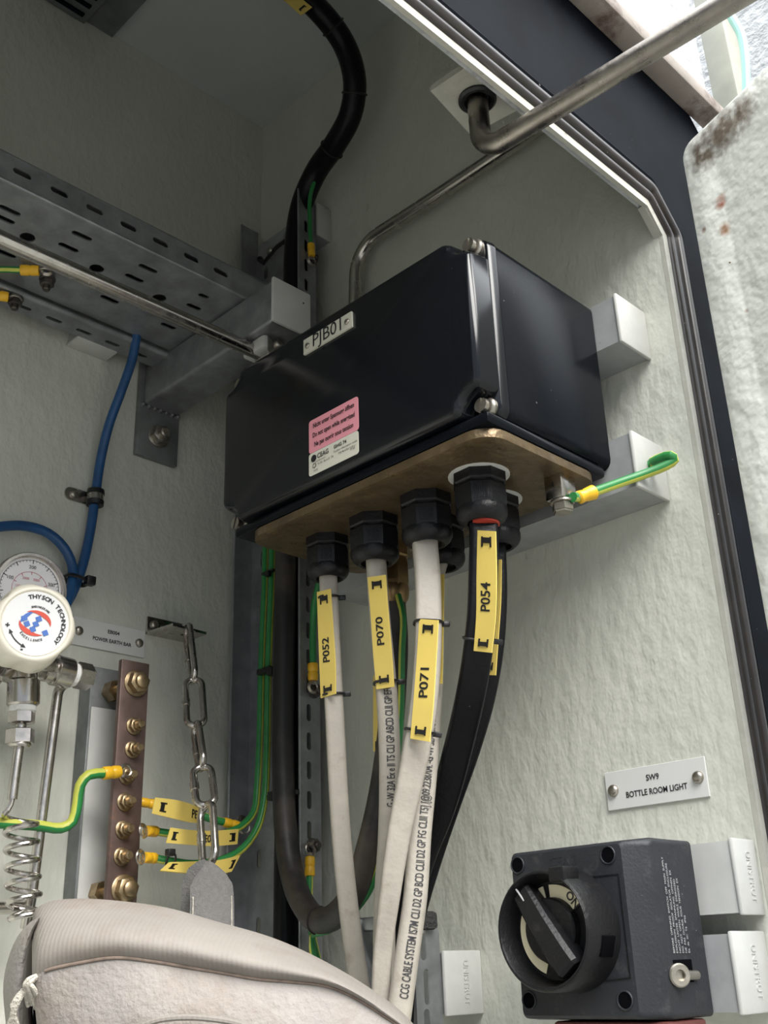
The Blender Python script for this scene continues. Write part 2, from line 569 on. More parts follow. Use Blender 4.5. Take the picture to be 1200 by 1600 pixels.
# ------------------------------------------------------------------ setting
ZC, ZL, YF = 2.221, 1.768, 0.525
struct('wall_right', G().box((-.02, -.02, .5), (0, YF, ZC + .02)), M['wall'])
struct('wall_left', G().box((0, -.02, .5), (1.25, 0, ZC + .02)), M['wall'])
struct('wall_opposite', G().box((1.25, -.02, .5), (1.27, YF, ZC + .02)), M['wall'])
struct('ceiling', G().box((0, 0, ZC), (1.25, YF, ZC + .02)), M['ceil'])
struct('floor', G().box((-30, -30, -.05), (30, 30, 0)), M['ground'])
struct('wall_front', G().box((0, YF - .004, ZL + .002), (1.27, YF - .001, 1.95)).box((-.1, YF - .004, 1.95), (1.27, YF + .022, 2.30)), M['white'])

def frame_band(d0, d1, y0, y1):
    def line(d):
        k = d * .41
        return [(1.25, ZL + d), (.018 - k, ZL + d), (-d, 1.748 + k), (-d, .6)]
    a, b = line(d0), line(d1)
    g = G()
    for i in range(3):
        q = [a[i], a[i + 1], b[i + 1], b[i]]
        g.prism([V((x, y0, z)) for x, z in q], V((0, y1 - y0, 0)))
    return g
def frame_line(d, y):
    k = d * .41
    return fillet([V((1.25, y, ZL + d)), V((.018 - k, y, ZL + d)), V((-d, y, 1.748 + k)), V((-d, y, .6))], .012)
g = frame_band(0, .007, YF + .0002, YF + .004)
g.prism([V((-.001, YF - .004, 1.747)), V((-.001, YF - .004, 1.772)), V((.020, YF - .004, 1.7685))], Y * .006)
struct('trim_1', g, M['lip'])
g = frame_band(.007, .030, YF - .004, YF + .001)
g.tube(frame_line(.0125, YF + .002), .0055, 12)
g.tube(frame_line(.0225, YF + .003), .0065, 12)
struct('trim_2', g, M['rubber'])
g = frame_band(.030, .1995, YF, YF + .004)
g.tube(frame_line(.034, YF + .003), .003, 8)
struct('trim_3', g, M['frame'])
g = G().box((-.19, YF + .004, 1.934), (1.27, YF + .026, 1.95), .002)
struct('trim_4', g, M['hood'])

# door leaf, hinged at the right edge of the opening and standing open
dh = V((.020, .565, 0))
du = V((.34, 1, 0)).normalized()          # along the leaf
dn = V((du.y, -du.x, 0))                  # inner face normal (towards the camera)
ztop = 1.802
W_, H_ = .62, 1.25
def dpt(a, z, n=0.0):
    return dh + du * a + dn * n + Z * z
g = G()
rings = []
def leaf_ring(ins, n, rr):
    w, h = W_ / 2 - ins, H_ / 2 - ins
    return [dpt(W_ / 2 + a, ztop - H_ / 2 + b, n) for a, b in rrect2(w, h, max(rr, .001), 5)]
g.loft([leaf_ring(.0, -.040, .012), leaf_ring(0, -.004, .012), leaf_ring(.0012, -.001, .012), leaf_ring(.004, 0, .010),
        leaf_ring(.026, -.0002, .008), leaf_ring(.031, -.0018, .006)])
STAINS = [((dpt(.024, ztop - .022)), .030, (.15, .12, .09), .85), ((dpt(.066, ztop - .020)), .028, (.22, .17, .13), .95), ((dpt(.045, ztop - .020)), .030, (.19, .15, .115), .85),
          ((dpt(.030, ztop - .075)), .012, (.36, .13, .075), .98), ((dpt(.029, ztop - .100)), .011, (.38, .19, .10), .98), ((dpt(.010, ztop - .088)), .006, (.28, .14, .09), 1.05),
          ((dpt(.034, ztop - .175)), .006, (.34, .12, .08), 1.1)]
door = struct('door_1', g, M['door'])
door_stains()

# stuff of the yard beyond the cabinet's flank
pw = at(1160, 60, 'x', -.45)
single('wall_cladding', G().box((-.62, -.3, 1.2), (-.60, .75, 3.0)).box((-.60, .50, 1.2), (-.585, .515, 3.0)).box((-.60, .60, 1.2), (-.585, .615, 3.0)), M['white'],
       'pale ribbed cladding sheet beyond the green cable, far top corner', 'cladding')
a = at(1085, 20, 'x', -.25); b = at(1165, 160, 'x', -.25)
single('steel_post', G().box((-.27, at(1112, 90, 'x', -.25).y, 1.3), (-.23, at(1152, 90, 'x', -.25).y, 2.9), .002), M['olive'],
       'olive painted post between white panel and pale cladding', 'post')
single('earth_cable', G().tube(smooth_path(pth((1130, -20, 'x', -.2), (1140, 20, 'x', -.2), (1158, 55, 'x', -.2), (1164, 90, 'x', -.2), (1166, 150, 'x', -.2), (1166, 240, 'x', -.2))), .0045, 10), M['mint'],
       'pale green cable running down outside past the door top', 'cable')

# ------------------------------------------------------------------ ceiling vent
t = thing('ventilation_grille', 'dark ribbed ventilation grille up on the cabinet ceiling', 'grille', (.30, .06, ZC))
part('housing', G().box((.262, .002, 2.206), (.36, .16, ZC), .002), M['galvd'], t)
g = G()
for i in range(9):
    y = .012 + i * .015
    g.box((.270, y, 2.2035), (.34, y + .005, 2.2065))
part('louvre', g, M['frame'], t)
single('ceiling_plate', G().box((.2255, .001, 2.2145), (.262, .40, ZC)), M['galvd'], 'flat dark cover strip on ceiling beside the ribbed grille', 'cover plate')

# ------------------------------------------------------------------ bolts, lugs
def bolt(g, p, ax, r=.005, nut=.005, wash=.0075, stud=.006, sr=None, twin=False):
    p, ax = V(p), V(ax).normalized()
    g.lathe(p, ax, [(0, wash), (.0012, wash), (.0016, wash - .0006)], 20)
    q = p + ax * .0015
    g.hexa(q, q + ax * nut, r)
    if twin:
        q = q + ax * nut
        g.hexa(q, q + ax * nut, r * .98, u=V((.3, .2, 1)))
    sr = sr or r * .55
    q = q + ax * nut
    if stud > 0:
        g.lathe(q, ax, [(-.001, sr), (stud - .001, sr), (stud, sr * .75)], 14)
    return g

def pan_screw(g, p, ax, r=.004):
    g.lathe(p, ax, [(0, r), (r * .25, r), (r * .55, r * .82), (r * .72, r * .45)], 18)
    return g

def slot_screw(g, p, ax, up, r=.0042, h=.003):
    """slotted head: two half discs with the gap between"""
    p, ax = V(p), V(ax).normalized()
    up = (V(up) - ax * V(up).dot(ax)).normalized()
    w = ax.cross(up)
    g.lathe(p, ax, [(0, r * .62), (h * .4, r * .62), (h * .4, r), (h * .72, r)], 20, caps=True)
    for s_ in (1, -1):
        poly = [p + ax * h * .72 + up * (r * math.cos(a)) + w * s_ * (r * math.sin(a)) for a in [math.asin(.2) + (PI - 2 * math.asin(.2)) * i / 10 for i in range(11)]]
        g.prism(poly, ax * h * .3)
    return g

def sleeve_lug(parent, p, d, r=.0042, L=.016, eye=.0050, n=None):
    """yellow crimp sleeve from p along d, then the ring tongue"""
    p, d = V(p), V(d).normalized()
    part('crimp_sleeve', G().lathe(p, d, [(0, r * .92), (.001, r), (L * .4, r), (L * .5, r * .86), (L * .62, r), (L - .001, r * .95), (L, r * .85)], 14), M['sleeve'], parent, 'yellow crimp sleeve')
    n = V(n) if n is not None else d.orthogonal()
    n = (n - d * n.dot(d)).normalized()
    w = n.cross(d)
    c = p + d * (L + eye * 1.2)
    g = G().obox(p + d * (L + eye * .25), (d, w, n), (eye * .5, eye * .45, .0006), 0)
    ring = [c + (d * math.cos(a) + w * math.sin(a)) * eye for a in [2 * PI * i / 20 for i in range(20)]]
    g.sweep(ring, [(-.0006, -.0014), (.0006, -.0014), (.0006, .0014), (-.0006, .0014)], None, True)
    part('ring_tongue', g, M['bolt'], parent)
    return c

def earth_wire(label, pts, r=.0028, group=None, lug_at=None, name='earth_wire', lug_dir=None, stripe=True, ref=None, lr=None, ln=None, sj=(0, 1)):
    path = smooth_path(pts)
    loc = min(path, key=lambda q: q.z)
    t = thing(name, label, 'wire', loc, group)
    n = 12
    def split(j, u):
        return 1 if (j in sj and stripe) else 0
    part('insulation', G().tube(path, r, n, False, split, ref or V((.5, .75, .35))), [M['green'], M['stripe']], t)
    for which in (lug_at or []):
        e = path[0] if which == 'start' else path[-1]
        q = path[2] if which == 'start' else path[-3]
        d = V(lug_dir) if lug_dir is not None else (e - q)
        sleeve_lug(t, e - d.normalized() * .002, d, (lr or r * 1.5), n=ln)
    return t

# ------------------------------------------------------------------ struts
def strut(label, y0, y1, z0, z1, depth, cap_at_max=True, letters=True, bright=False, group=None, white=False, w=.0025):
    """C channel along y, back on the right wall, open side out"""
    t = thing('strut_channel', label, 'strut', (0, (y0 + y1) / 2, z0), group)
    prof = [(0, z0), (depth, z0), (depth, z0 + .010), (depth - .006, z0 + .010), (depth - .006, z0 + .010 - w), (depth - w, z0 + .010 - w), (depth - w, z0 + w), (w, z0 + w),
            (w, z1 - w), (depth - w, z1 - w), (depth - w, z1 - .010 + w), (depth - .006, z1 - .010 + w), (depth - .006, z1 - .010), (depth, z1 - .010), (depth, z1), (0, z1)]
    n = len(prof)
    prof = [(depth - x, z) for x, z in prof]
    ra = [V((x + .0003, y0, z)) for x, z in prof]
    rb = [V((x + .0003, y1 - .0035, z)) for x, z in prof]
    g = G()
    g.loft([ra, rb], caps=False)
    part('channel', g, M['capw' if white else 'strut'], t, sharp=25)
    e = .0015
    g = G().box((.0002, y1 - .0033, z0 - e), (depth + e, y1, z1 + e), .0012, 2)
    g.box((.004, y1 - .008, z0 + .004), (depth - .004, y1 - .003, z1 - .004))
    c = part('end_cap', g, M['capw' if bright else 'cap'], t, 'pale plastic end cap')
    if letters:
        gl = emboss(G(), 'UNISTRUT', .0078, (depth * .47, y1, (z0 + z1) / 2), -Z, -X, .0005, sx=.85)
        part('lettering', gl, M['capw' if bright else 'cap'], c)
    return t

strut('grey strut behind the box top with pale end cap', .17, .503, 1.6425, 1.684, .041, letters=False, group=None)
strut('grey strut under the box with green wire on its cap', .17, .501, 1.5195, 1.5625, .0425, letters=False)
strut('strut with reflected light painted on, behind the switch top, cap right under the sign', .41, .5235, 1.2255, 1.2685, .028, bright=True, white=True)  # white channel colour holds the light this strut face reflects
strut('grey strut at the frame bottom behind the lower switch half', .41, .5205, 1.170, 1.2135, .041, bright=True)
strut('bright capped strut end beside the slotted tray, left of switch', .19, .285, 1.1690, 1.2105, .041, bright=True)
strut('short strut with pale cap behind top of the upright tray', .015, .130, 1.967, 2.0088, .0203, letters=False)

# strut stub on the left wall with cap facing down
t = thing('strut_channel', 'upright strut stub under trays, pale cap facing down', 'strut', (.222, .01, 1.785))
part('channel', G().box((.2015, .0003, 1.789), (.2435, .019, 1.90)), M['strut'], t)
part('end_cap', G().box((.2000, .0003, 1.7855), (.2450, .0225, 1.789), .001), M['cap'], t, 'pale plastic end cap')

# cantilever arm on the left wall
t = thing('cantilever_arm', 'steel cantilever arm with bolted base plate and square pale cap', 'bracket', (.136, .006, 1.70))
part('base_plate', G().box((.1115, 0.0003, 1.691), (.1615, .007, 1.815), .0012), M['galvd'], t)
part('arm', G().box((.1145, .007, 1.7485), (.1575, .217, 1.7935), .0035, 3), M['galv'], t)
g = G()
for k in range(7):
    g.lathe((.1145 + .0072 * k, .0085, 1.7482), Y, [(-.002, .003), (.001, .0022), (.002, .0008)], 8)
part('weld_bead', g, M['galvd'], t)
part('end_cap', G().box((.1130, .217, 1.7470), (.1590, .2210, 1.7950), .0016), M['cap'], t, 'square pale plastic cap')
part('cap_hole', G().cyl((.1225, .2205, 1.781), (.1225, .2212, 1.781), .0009, 8), M['hole'], t)
g = bolt(G(), (.1368, .007, 1.7175), Y, .0105, .008, .0125, .006)
part('bolt', g, M['bolt'], t)

# ------------------------------------------------------------------ trays
def slots_row(p0, p1, n, l, h, axis_ang=0):
    return [slot(p0[0] + (p1[0] - p0[0]) * i / max(1, n - 1), p0[1] + (p1[1] - p0[1]) * i / max(1, n - 1), l, h) for i in range(n)]

# horizontal perforated tray resting on the arm
TX0, TX1, TY0, TY1, TZ = .128, .80, .050, .174, 1.7945
t = thing('cable_tray', 'horizontal perforated steel tray crossing behind the polished tube', 'cable tray', (.4, .11, TZ))
up_rows = [(35, 273), (90, 303), (145, 331), (198, 357), (248, 382), (297, 406), (345, 430)]
fx = [at(px, py, 'y', TY1).x for px, py in up_rows]
pitch = (fx[0] - fx[-1]) / 6
holes = []
x = fx[-1]
while x < TX1 - .02:
    holes.append(slot(x, TZ + .0165, .0165, .0055))
    x += pitch
g = G()
g.plate([(TX0, TZ + .001), (TX1, TZ + .001), (TX1, TZ + .028), (TX0, TZ + .028)], holes, .0014, (0, TY1, 0), X, Z)
part('front_flange', g, M['galv'], t)
g = G().plate([(TX0, TZ + .001), (TX1, TZ + .001), (TX1, TZ + .028), (TX0, TZ + .028)], [], .0014, (0, TY0 + .001, 0), X, Z)
part('rear_flange', g, M['galv'], t)
bed = [(15, 329, .019, .006), (8, 343, .017, .006), (43, 371, .013, .013), (128, 369, .019, .006), (107, 387, .019, .006), (151, 420, .013, .013), (231, 420, .019, .006), (210, 435, .019, .006),
       (249, 466, .013, .013), (318, 463, .011, .006), (303, 480, .016, .006), (171, 468, .019, .006), (263, 510, .017, .006)]
bx = []
for px, py, l, h in bed:
    q = at(px, py, 'z', TZ)
    bx.append(slot(q.x, q.y, l, h))
for i in range(3):
    for px, py, l, h in bed[3:6] + bed[11:12]:
        q = at(px, py, 'z', TZ)
        bx.append(slot(q.x + .105 * (i + 1), q.y, l, h))
g = G().plate([(TX0, TY0), (TX1, TY0), (TX1, TY1), (TX0, TY1)], bx, .0014, (0, 0, TZ), X, Y)
fold = [V((TX0, TY1 - .001, TZ + .002)), V((TX1, TY1 - .001, TZ + .002))]
g.tube(fold, .0022, 10)
part('bed', g, M['galv'], t)
part('cover', G().box((TX0, TY0, TZ + .028), (TX1, TY1 + .001, TZ + .0292)), M['galvd'], t)  # unseen lid, added to keep the inside dark behind the slots
# tray on the left wall below it, only the lower flange shows
t = thing('cable_tray', 'slotted tray flange hugging the left wall above pale cap', 'cable tray', (.4, .03, 1.787))
lo = [(42, 475), (85, 492), (134, 512), (180, 532), (225, 550)]
lx = [at(px, py, 'z', 1.787) for px, py in lo]
pt = (lx[0].x - lx[-1].x) / 4
holes = []
x = lx[-1].x
while x < .78:
    holes.append(slot(x, .0325, .0165, .005))
    x += pt
g = G().plate([(.115, .021), (.80, .021), (.80, .046), (.115, .046)], holes, .0014, (0, 0, 1.787), X, Y)
g.tube([V((.115, .0455, 1.7905)), V((.80, .0455, 1.7905))], .0036, 12)
part('lower_flange', g, M['galv'], t)
part('bed', G().box((.115, .0195, 1.7885), (.80, .021, 1.875)), M['galv'], t)

# upright tray in the corner
t = thing('cable_tray', 'upright steel tray in the corner carrying green cables', 'cable tray', (.03, .07, 1.1))
VX0, VX1, VY0, VY1 = .0215, .046, .021, .1255
g = G()
hl = []
z = 1.12
k = 0
while z < 2.0:
    hl.append(slot(.040, z, .0065, .017))
    hl.append(slot(.075, z + .03, .0065, .017))
    z += .060
g.plate([(VY0, 1.06), (VY1, 1.06), (VY1, 1.985), (.06, 1.985), (.035, 1.975), (VY0, 1.99)], hl, .0014, (VX0, 0, 0), Y, Z)
part('bed', g, M['galv'], t)
def vflange(y, ztop, slots_, lip):
    g = G()
    hs = []
    z = 1.08
    while z < ztop - .03:
        if slots_:
            hs.append(slot(.0355, z, .0052, .016))
        z += .0262
    g.plate([(VX0, 1.06), (VX1, 1.06), (VX1, ztop), (VX0, ztop)], hs, .0014, (0, y, 0), X, Z)
    g.tube([V((VX1, y - .0007, 1.06)), V((VX1, y - .0007, ztop))], .0014, 8)
    return g
part('side_flange', vflange(VY1 + .0007, 2.018, True, 0), M['galv'], t)
g = vflange(VY0 + .0014, 2.028, False, 0)
part('side_flange', g, M['galv'], t)
part('edge_strip', G().tube([V((VX0, .026, 1.988)), V((VX0, .036, 1.976)), V((VX0, .06, 1.986)), V((VX0, VY1 - .002, 1.987))], .004, 8), M['tie'], t, 'black edge strip')
for (px, py) in ((490, 1080), (488, 1322)):
    p = at(px, py, 'y', VY1 + .001)
    part('bolt', bolt(G(), p, Y, .0062, .004, .0068, .004), M['darkbolt'], t)
p = at(423, 392, 'x', VX0 + .002)
part('bolt', pan_screw(G(), p, X, .005), M['bolt'], t)
p = at(372, 1283, 'y', VY0 + .002)
part('bolt', bolt(G(), at(372, 1283, 'x', VX1) + Y * .004, Y, .0045, .003, .005, .003), M['darkbolt'], t)
p = at(487, 407, 'y', VY1 + .001)
part('bolt', bolt(G(), p, Y, .005, .004, .006, .004), M['darkbolt'], t)
for (px, py) in ((378, 446), (397, 452)):
    p = at(px, py, 'x', .10)
# lower tray piece beside the bag
t = thing('cable_tray', 'short slotted tray rising behind the beige bag by the switch', 'cable tray', (.05, .25, 1.0))
g = G().plate([(.0435, 1.0), (.070, 1.0), (.070, 1.232), (.0435, 1.232)],
              [slot(at(px, py, 'y', .281).x, at(px, py, 'y', .281).z, .0062, .024) for px, py in ((661, 1473), (667, 1542), (668, 1605))], .0015, (0, .281, 0), X, Z)
part('side_flange', g, M['galv'], t)
g = G().box((.0435, .222, 1.0), (.070, .2235, 1.236))
g.tube(smooth_path([V((.071, .225, 1.236)), V((.073, .225, 1.225)), V((.070, .226, 1.21)), V((.066, .232, 1.19)), V((.066, .234, 1.16)), V((.066, .235, 1.0))]), .0050, 12)
g.box((.055, .222, 1.228), (.072, .243, 1.238), .002)
part('side_flange', g, M['galv'], t)
part('bed', G().box((.0425, .222, 1.0), (.0437, .281, 1.225)), M['galv'], t)
part('foam_edge', G().box((.050, .2775, 1.2265), (.0715, .2885, 1.2395), .003), M['foam'], t, 'dark foam edge piece')

# ------------------------------------------------------------------ tubes
tp = pth((-60, 349, 'z', 1.7405), (0, 380, 'z', 1.7405), (410, 557, 'z', 1.7405))
y0 = sum(p.y for p in tp[1:]) / 2
pts = [V((.75, y0, 1.7405)), V((.018, y0 + .006, 1.7405)), V((.018, y0 + .018, 1.916)), V((.018, .30, 1.914)), V((.018, .52, 1.914))]
single('steel_tube', G().tube(fillet(pts, .035, 10), .0070, 16), M['steel'], 'polished steel tube running under the trays and bending up behind the box', 'tube')
t = thing('tube_clip', 'pale nylon tube clip with bolt under the capped arm', 'clip', (.14, .195, 1.735))
yc = y0
part('block', G().box((.118, yc - .006, 1.7345), (.150, yc + .026, 1.7483), .003), M['cap'], t)
part('clip_plate', G().box((.126, yc + .026, 1.728), (.146, yc + .0275, 1.747), .0005).box((.126, yc + .008, 1.7265), (.146, yc + .0275, 1.728), .0005), M['steel'], t)
part('screw', pan_screw(G(), (.134, yc + .0275, 1.741), Y, .005), M['bolt'], t)

# door stay
t = thing('stay_bracket', 'cream bracket plate under the lintel pierced by bent rod', 'bracket', (.19, .5, 1.79))
part('plate', G().prism([V((.2225, .478, 1.790)), V((.2205, .5135, 1.790)), V((.1600, .5130, 1.790)), V((.1665, .4685, 1.790))], Z * .005), M['lip'], t)
hp = V((.1915, .4965, 1.7895))
part('grommet', G().lathe(hp, Z, [(0, .0085), (-.0025, .010), (-.003, .0125), (-.0015, .0142), (.0002, .0142)], 28), M['tie'], t, 'black rubber grommet')
rp = fillet([V((.1915, .4965, 1.92)), V((.1915, .4965, 1.739)), V((.1745, .80, 1.739))], .019, 12)
single('door_stay_rod', G().tube(rp, .0078, 20), M['rod'], 'thick bent steel rod reaching from cream bracket out past the door', 'rod')

# ------------------------------------------------------------------ junction box
BY0, BY1, BZ0, BZ1, BXB, BXS, BXF = .193, .480, 1.5386, 1.6865, .0425, .1637, .1925
t = jb = thing('junction_box', 'large black junction box with bronze gland plate on wall struts', 'junction box', (.11, .337, 1.5255))
def rr_yz(x, y0, y1, z0, z1, r, k=4):
    return [V((x, a, b)) for a, b in rrect2((y1 - y0) / 2, (z1 - z0) / 2, r, k, (y0 + y1) / 2, (z0 + z1) / 2)]
g = G()
g.loft([rr_yz(BXB, BY0 + .004, BY1 - .0005, BZ0 + .001, BZ1 - .001, .008), rr_yz(BXS - .0006, BY0, BY1, BZ0, BZ1, .009)])
g.box((.050, .207, 1.5300), (.1865, .4785, 1.5390), .003)
part('body', g, M['box'], t)
def lid_outline(x, ins, nd, nz_, r=.006):
    """front outline with the four screw corners cut away"""
    a0, a1, b0, b1 = BY0 + ins, BY1 - ins, BZ0 + ins, BZ1 - ins
    out = []
    for (cy, cz, sy, sz, first) in ((a1, b1, 1, 1, 0), (a0, b1, -1, 1, 1), (a0, b0, -1, -1, 0), (a1, b0, 1, -1, 1)):
        p = [(cy, cz - sz * (nz_ + .004)), (cy - sy * .002, cz - sz * (nz_ + .001)), (cy - sy * .006, cz - sz * nz_), (cy - sy * (nd * .5), cz - sz * (nz_ - .001)), (cy - sy * (nd * .75), cz - sz * (nz_ * .78)),
             (cy - sy * nd, cz - sz * nz_ * .45), (cy - sy * nd, cz - sz * .005), (cy - sy * (nd + .0015), cz - sz * .0015), (cy - sy * (nd + .005), cz)]
        if first: p.reverse()
        out += p
    return [V((x, a, b)) for a, b in out]
g = G()
g.loft([rr_yz(BXS, BY0, BY1, BZ0, BZ1, .009), rr_yz(BXS + .0006, BY0 - .0006, BY1 + .0006, BZ0 - .0006, BZ1 + .0006, .009), rr_yz(.1715, BY0 + .0004, BY1 - .0004, BZ0 + .0004, BZ1 - .0004, .009), rr_yz(.1722, BY0 + .001, BY1 - .001, BZ0 + .001, BZ1 - .001, .009)])
g.loft([lid_outline(.170, .0010, .019, .016), lid_outline(.186, .0024, .019, .016), lid_outline(.1900, .0036, .0188, .0158), lid_outline(.1917, .0052, .0186, .0156), lid_outline(BXF, .0075, .0184, .0152)])
lid = part('lid', g, M['lid'], t, sharp=50)
for (sy, sz) in ((.4695, 1.5475), (.4695, 1.679), (.2015, 1.5465), (.2015, 1.679)):
    g = slot_screw(G(), (.1765, sy, sz), X, V((0, .35, 1)), .0052, .0055)
    g.lathe((.172, sy, sz), X, [(0, .0075), (.003, .0075), (.0038, .0066), (.0045, .0055)], 16)
    part('lid_screw', g, M['bolt'], t, 'slotted steel lid screw')
def facep(px, py, x=BXF):
    return at(px, py, 'x', x)
def quad_yz(p, q, x, th, r):
    y0, y1 = sorted((p.y, q.y)); z0, z1 = sorted((p.z, q.z))
    poly = [V((x, a, b)) for a, b in rrect2((y1 - y0) / 2, (z1 - z0) / 2, r, 3, (y0 + y1) / 2, (z0 + z1) / 2)]
    return G().prism(poly, X * th), V((x + th, (y0 + y1) / 2, (z0 + z1) / 2)), y1 - y0, z1 - z0
g, c, w, h = quad_yz(facep(476.5, 533), facep(552, 511), BXF, .0016, .0004)
pl = part('nameplate', g, M['paper'], t, 'cream name plate with PJB01')
part('lettering', write(G(), 'PJB01', .0165, c + V((0, .001, .0004)), Y, Z, bold=.0000, sx=.98), M['ink'], pl)
for s_ in (-1, 1):
    part('screw', pan_screw(G(), c + Y * s_ * (w / 2 - .005) - Z * .0005, X, .0024), M['bolt'], pl)
g, c, w, h = quad_yz(facep(483, 659.5), facep(561, 671), BXF, .0003, .0025)
st = part('warning_sticker', g, M['pink'], t, 'pink three line warning sticker')
g = G()
for i, s in enumerate(('Nicht unter Spannung öffnen', 'Do not open while energized', 'Ne pas ouvrir sous tension')):
    write(g, s, .0057, c + Z * (.0082 - .0082 * i) + Y * .0005, Y, Z, bold=.00012, sx=.70)
part('lettering', g, M['ink'], st)
g, c, w, h = quad_yz(facep(483, 711), facep(561, 708), BXF, .0003, .0022)
st = part('rating_sticker', g, M['paper'], t, 'cream maker and rating sticker')
g = G()
g.prism([c + V((.0001, -w / 2 + .0058 + .0030 * math.cos(a), h / 2 - .0052 + .0030 * math.sin(a))) for a in [2 * PI * i / 20 for i in range(20)]], X * .0002)
write(g, 'CEAG', .0056, c + V((0, -w / 2 + .0098, h / 2 - .0050)), Y, Z, 'LEFT', .0001, sx=.9)
write(g, 'CROUSE-HINDS', .0017, c + V((0, -w / 2 + .0072, h / 2 - .0090)), Y, Z, 'LEFT')
write(g, 'GHG 74', .0040, c + V((0, .0010, h / 2 - .0045)), Y, Z, 'LEFT', .0001)
write(g, 'Further information inside', .0024, c + V((0, .0010, h / 2 - .0083)), Y, Z, 'LEFT')
write(g, 'II 2G  Ex e II  T6', .0026, c + V((0, -w / 2 + .0105, -.0020)), Y, Z, 'LEFT')
write(g, 'PTB 98 ATEX 3118 U', .0024, c + V((0, .0060, -.0020)), Y, Z, 'LEFT', sx=.85)
write(g, '0102', .0024, c + V((0, -w / 2 + .0060, -h / 2 + .0030)), Y, Z, 'LEFT')
write(g, 'IP 66', .0024, c + V((0, w / 2 - .0085, -h / 2 + .0058)), Y, Z, 'LEFT')
ringp = [c + V((.0002, -w / 2 + .0066 + .0020 * math.cos(a), -.0020 + .0020 * math.sin(a))) for a in [2 * PI * i / 6 + PI / 2 for i in range(6)]]
g.sweep(ringp, [(-.0002, -.0002), (.0002, -.0002), (.0002, .0002), (-.0002, .0002)], None, True)
part('lettering', g, M['ink'], st)

# gland plate
GZ = 1.5230
poly = [V((a, b, GZ)) for a, b in rrect2((.186 - .055) / 2, (.4775 - .221) / 2, .019, 6, (.186 + .055) / 2, (.4775 + .221) / 2)]
poly_in = [V((a, b, GZ - .0006)) for a, b in rrect2((.186 - .055) / 2 - .003, (.4775 - .221) / 2 - .003, .017, 6, (.186 + .055) / 2, (.4775 + .221) / 2)]
g = G().loft([poly_in, poly, [p + Z * .0065 for p in poly]])
gp = part('gland_plate', g, M['bronze'], t, 'bronze gland plate under the box')

def gland(x, y, r, h, front=True, brass=False, washer=True, zt=GZ):
    """hexagon collar, ribbed dome nut, opening for the cable"""
    m = M['brass'] if brass else M['gland']
    p = V((x, y, zt))
    g = G()
    if washer:
        part('seal_washer', G().lathe(p, -Z, [(-.0003, r * 1.17), (.0010, r * 1.17), (.0014, r * 1.13)], 28), M['cap'], jb, 'pale sealing washer')
    u = V((math.cos(.35), math.sin(.35), 0))
    g.lathe(p, -Z, [(0, r * .98), (.0006, r * 1.04), (h * .20, r * 1.04), (h * .23, r * .97)], 8, u)
    g.lathe(p - Z * h * .21, -Z, [(0, r * .90), (h * .06, r * .90)], 24)
    prof = [(0, r * .96), (h * .03, r * 1.0), (h * .36, r * 1.0), (h * .42, r * .97)]
    g.lathe(p - Z * h * .26, -Z, prof, 8, u)
    dome = [(0, r * .95), (h * .05, r * .97), (h * .12, r * .96), (h * .19, r * .89), (h * .24, r * .78), (h * .27, r * .66), (h * .26, r * .56), (h * .18, r * .52)]
    g.lathe(p - Z * h * .66, -Z, dome, 28)
    # fine grip ribs on two flats
    for k in range(8):
        a0 = .35 + PI / 4 * (k + .5)
        n_ = V((math.cos(a0), math.sin(a0), 0)); tn = V((-n_.y, n_.x, 0))
        ap = r * math.cos(PI / 8)
        if k % 2 == 0:
            for j in range(-3, 4):
                q = p - Z * h * .46 + n_ * ap + tn * j * r * .075
                g.obox(q, (n_, tn, Z), (.0004, r * .022, h * .15))
    return part('cable_gland', g, m, jb, 'brass cable gland' if brass else None, sharp=28)
GX = .1385
gy = (.268, .3215, .3765, .4290)
gland(GX, gy[0], .0175, .0375, washer=False)
gland(GX, gy[1], .0195, .0400, washer=False)
gland(GX, gy[2], .0195, .0410, washer=False)
gland(GX, gy[3], .0190, .0410)
gland(.090, .2920, .0140, .056, brass=True, washer=False)
gland(.095, .3520, .0185, .0420, washer=False)
gland(.096, .4080, .0180, .0420)
# blow-out ring in the end gland
part('gland_insert', G().lathe((GX - .001, gy[3] + .0012, GZ - .0372), -Z, [(-.002, .0106), (.0018, .0106), (.0022, .0085)], 24), M['redrubber'], jb, 'red gland insert')
# earth stud block on the plate
sp = at(877, 770, 'z', 1.511)
g = G().box(sp + V((-.009, -.008, -.007)), sp + V((.009, .007, .0125)), .0012)
part('earth_block', g, M['steel'], jb, 'shiny earth terminal block')
g = bolt(G(), sp + V((0, 0, -.0072)), -Z, .0078, .0062, .0088, 0)
g.lathe(sp + V((0, 0, -.0149)), -Z, [(0, .0072), (.001, .0066)], 6)
part('earth_bolt', g, M['bolt'], jb)
emb = write(G(), '4', .006, sp + V((.0091, -.001, .004)), Y, Z)
part('lettering', emb, M['ink'], jb)

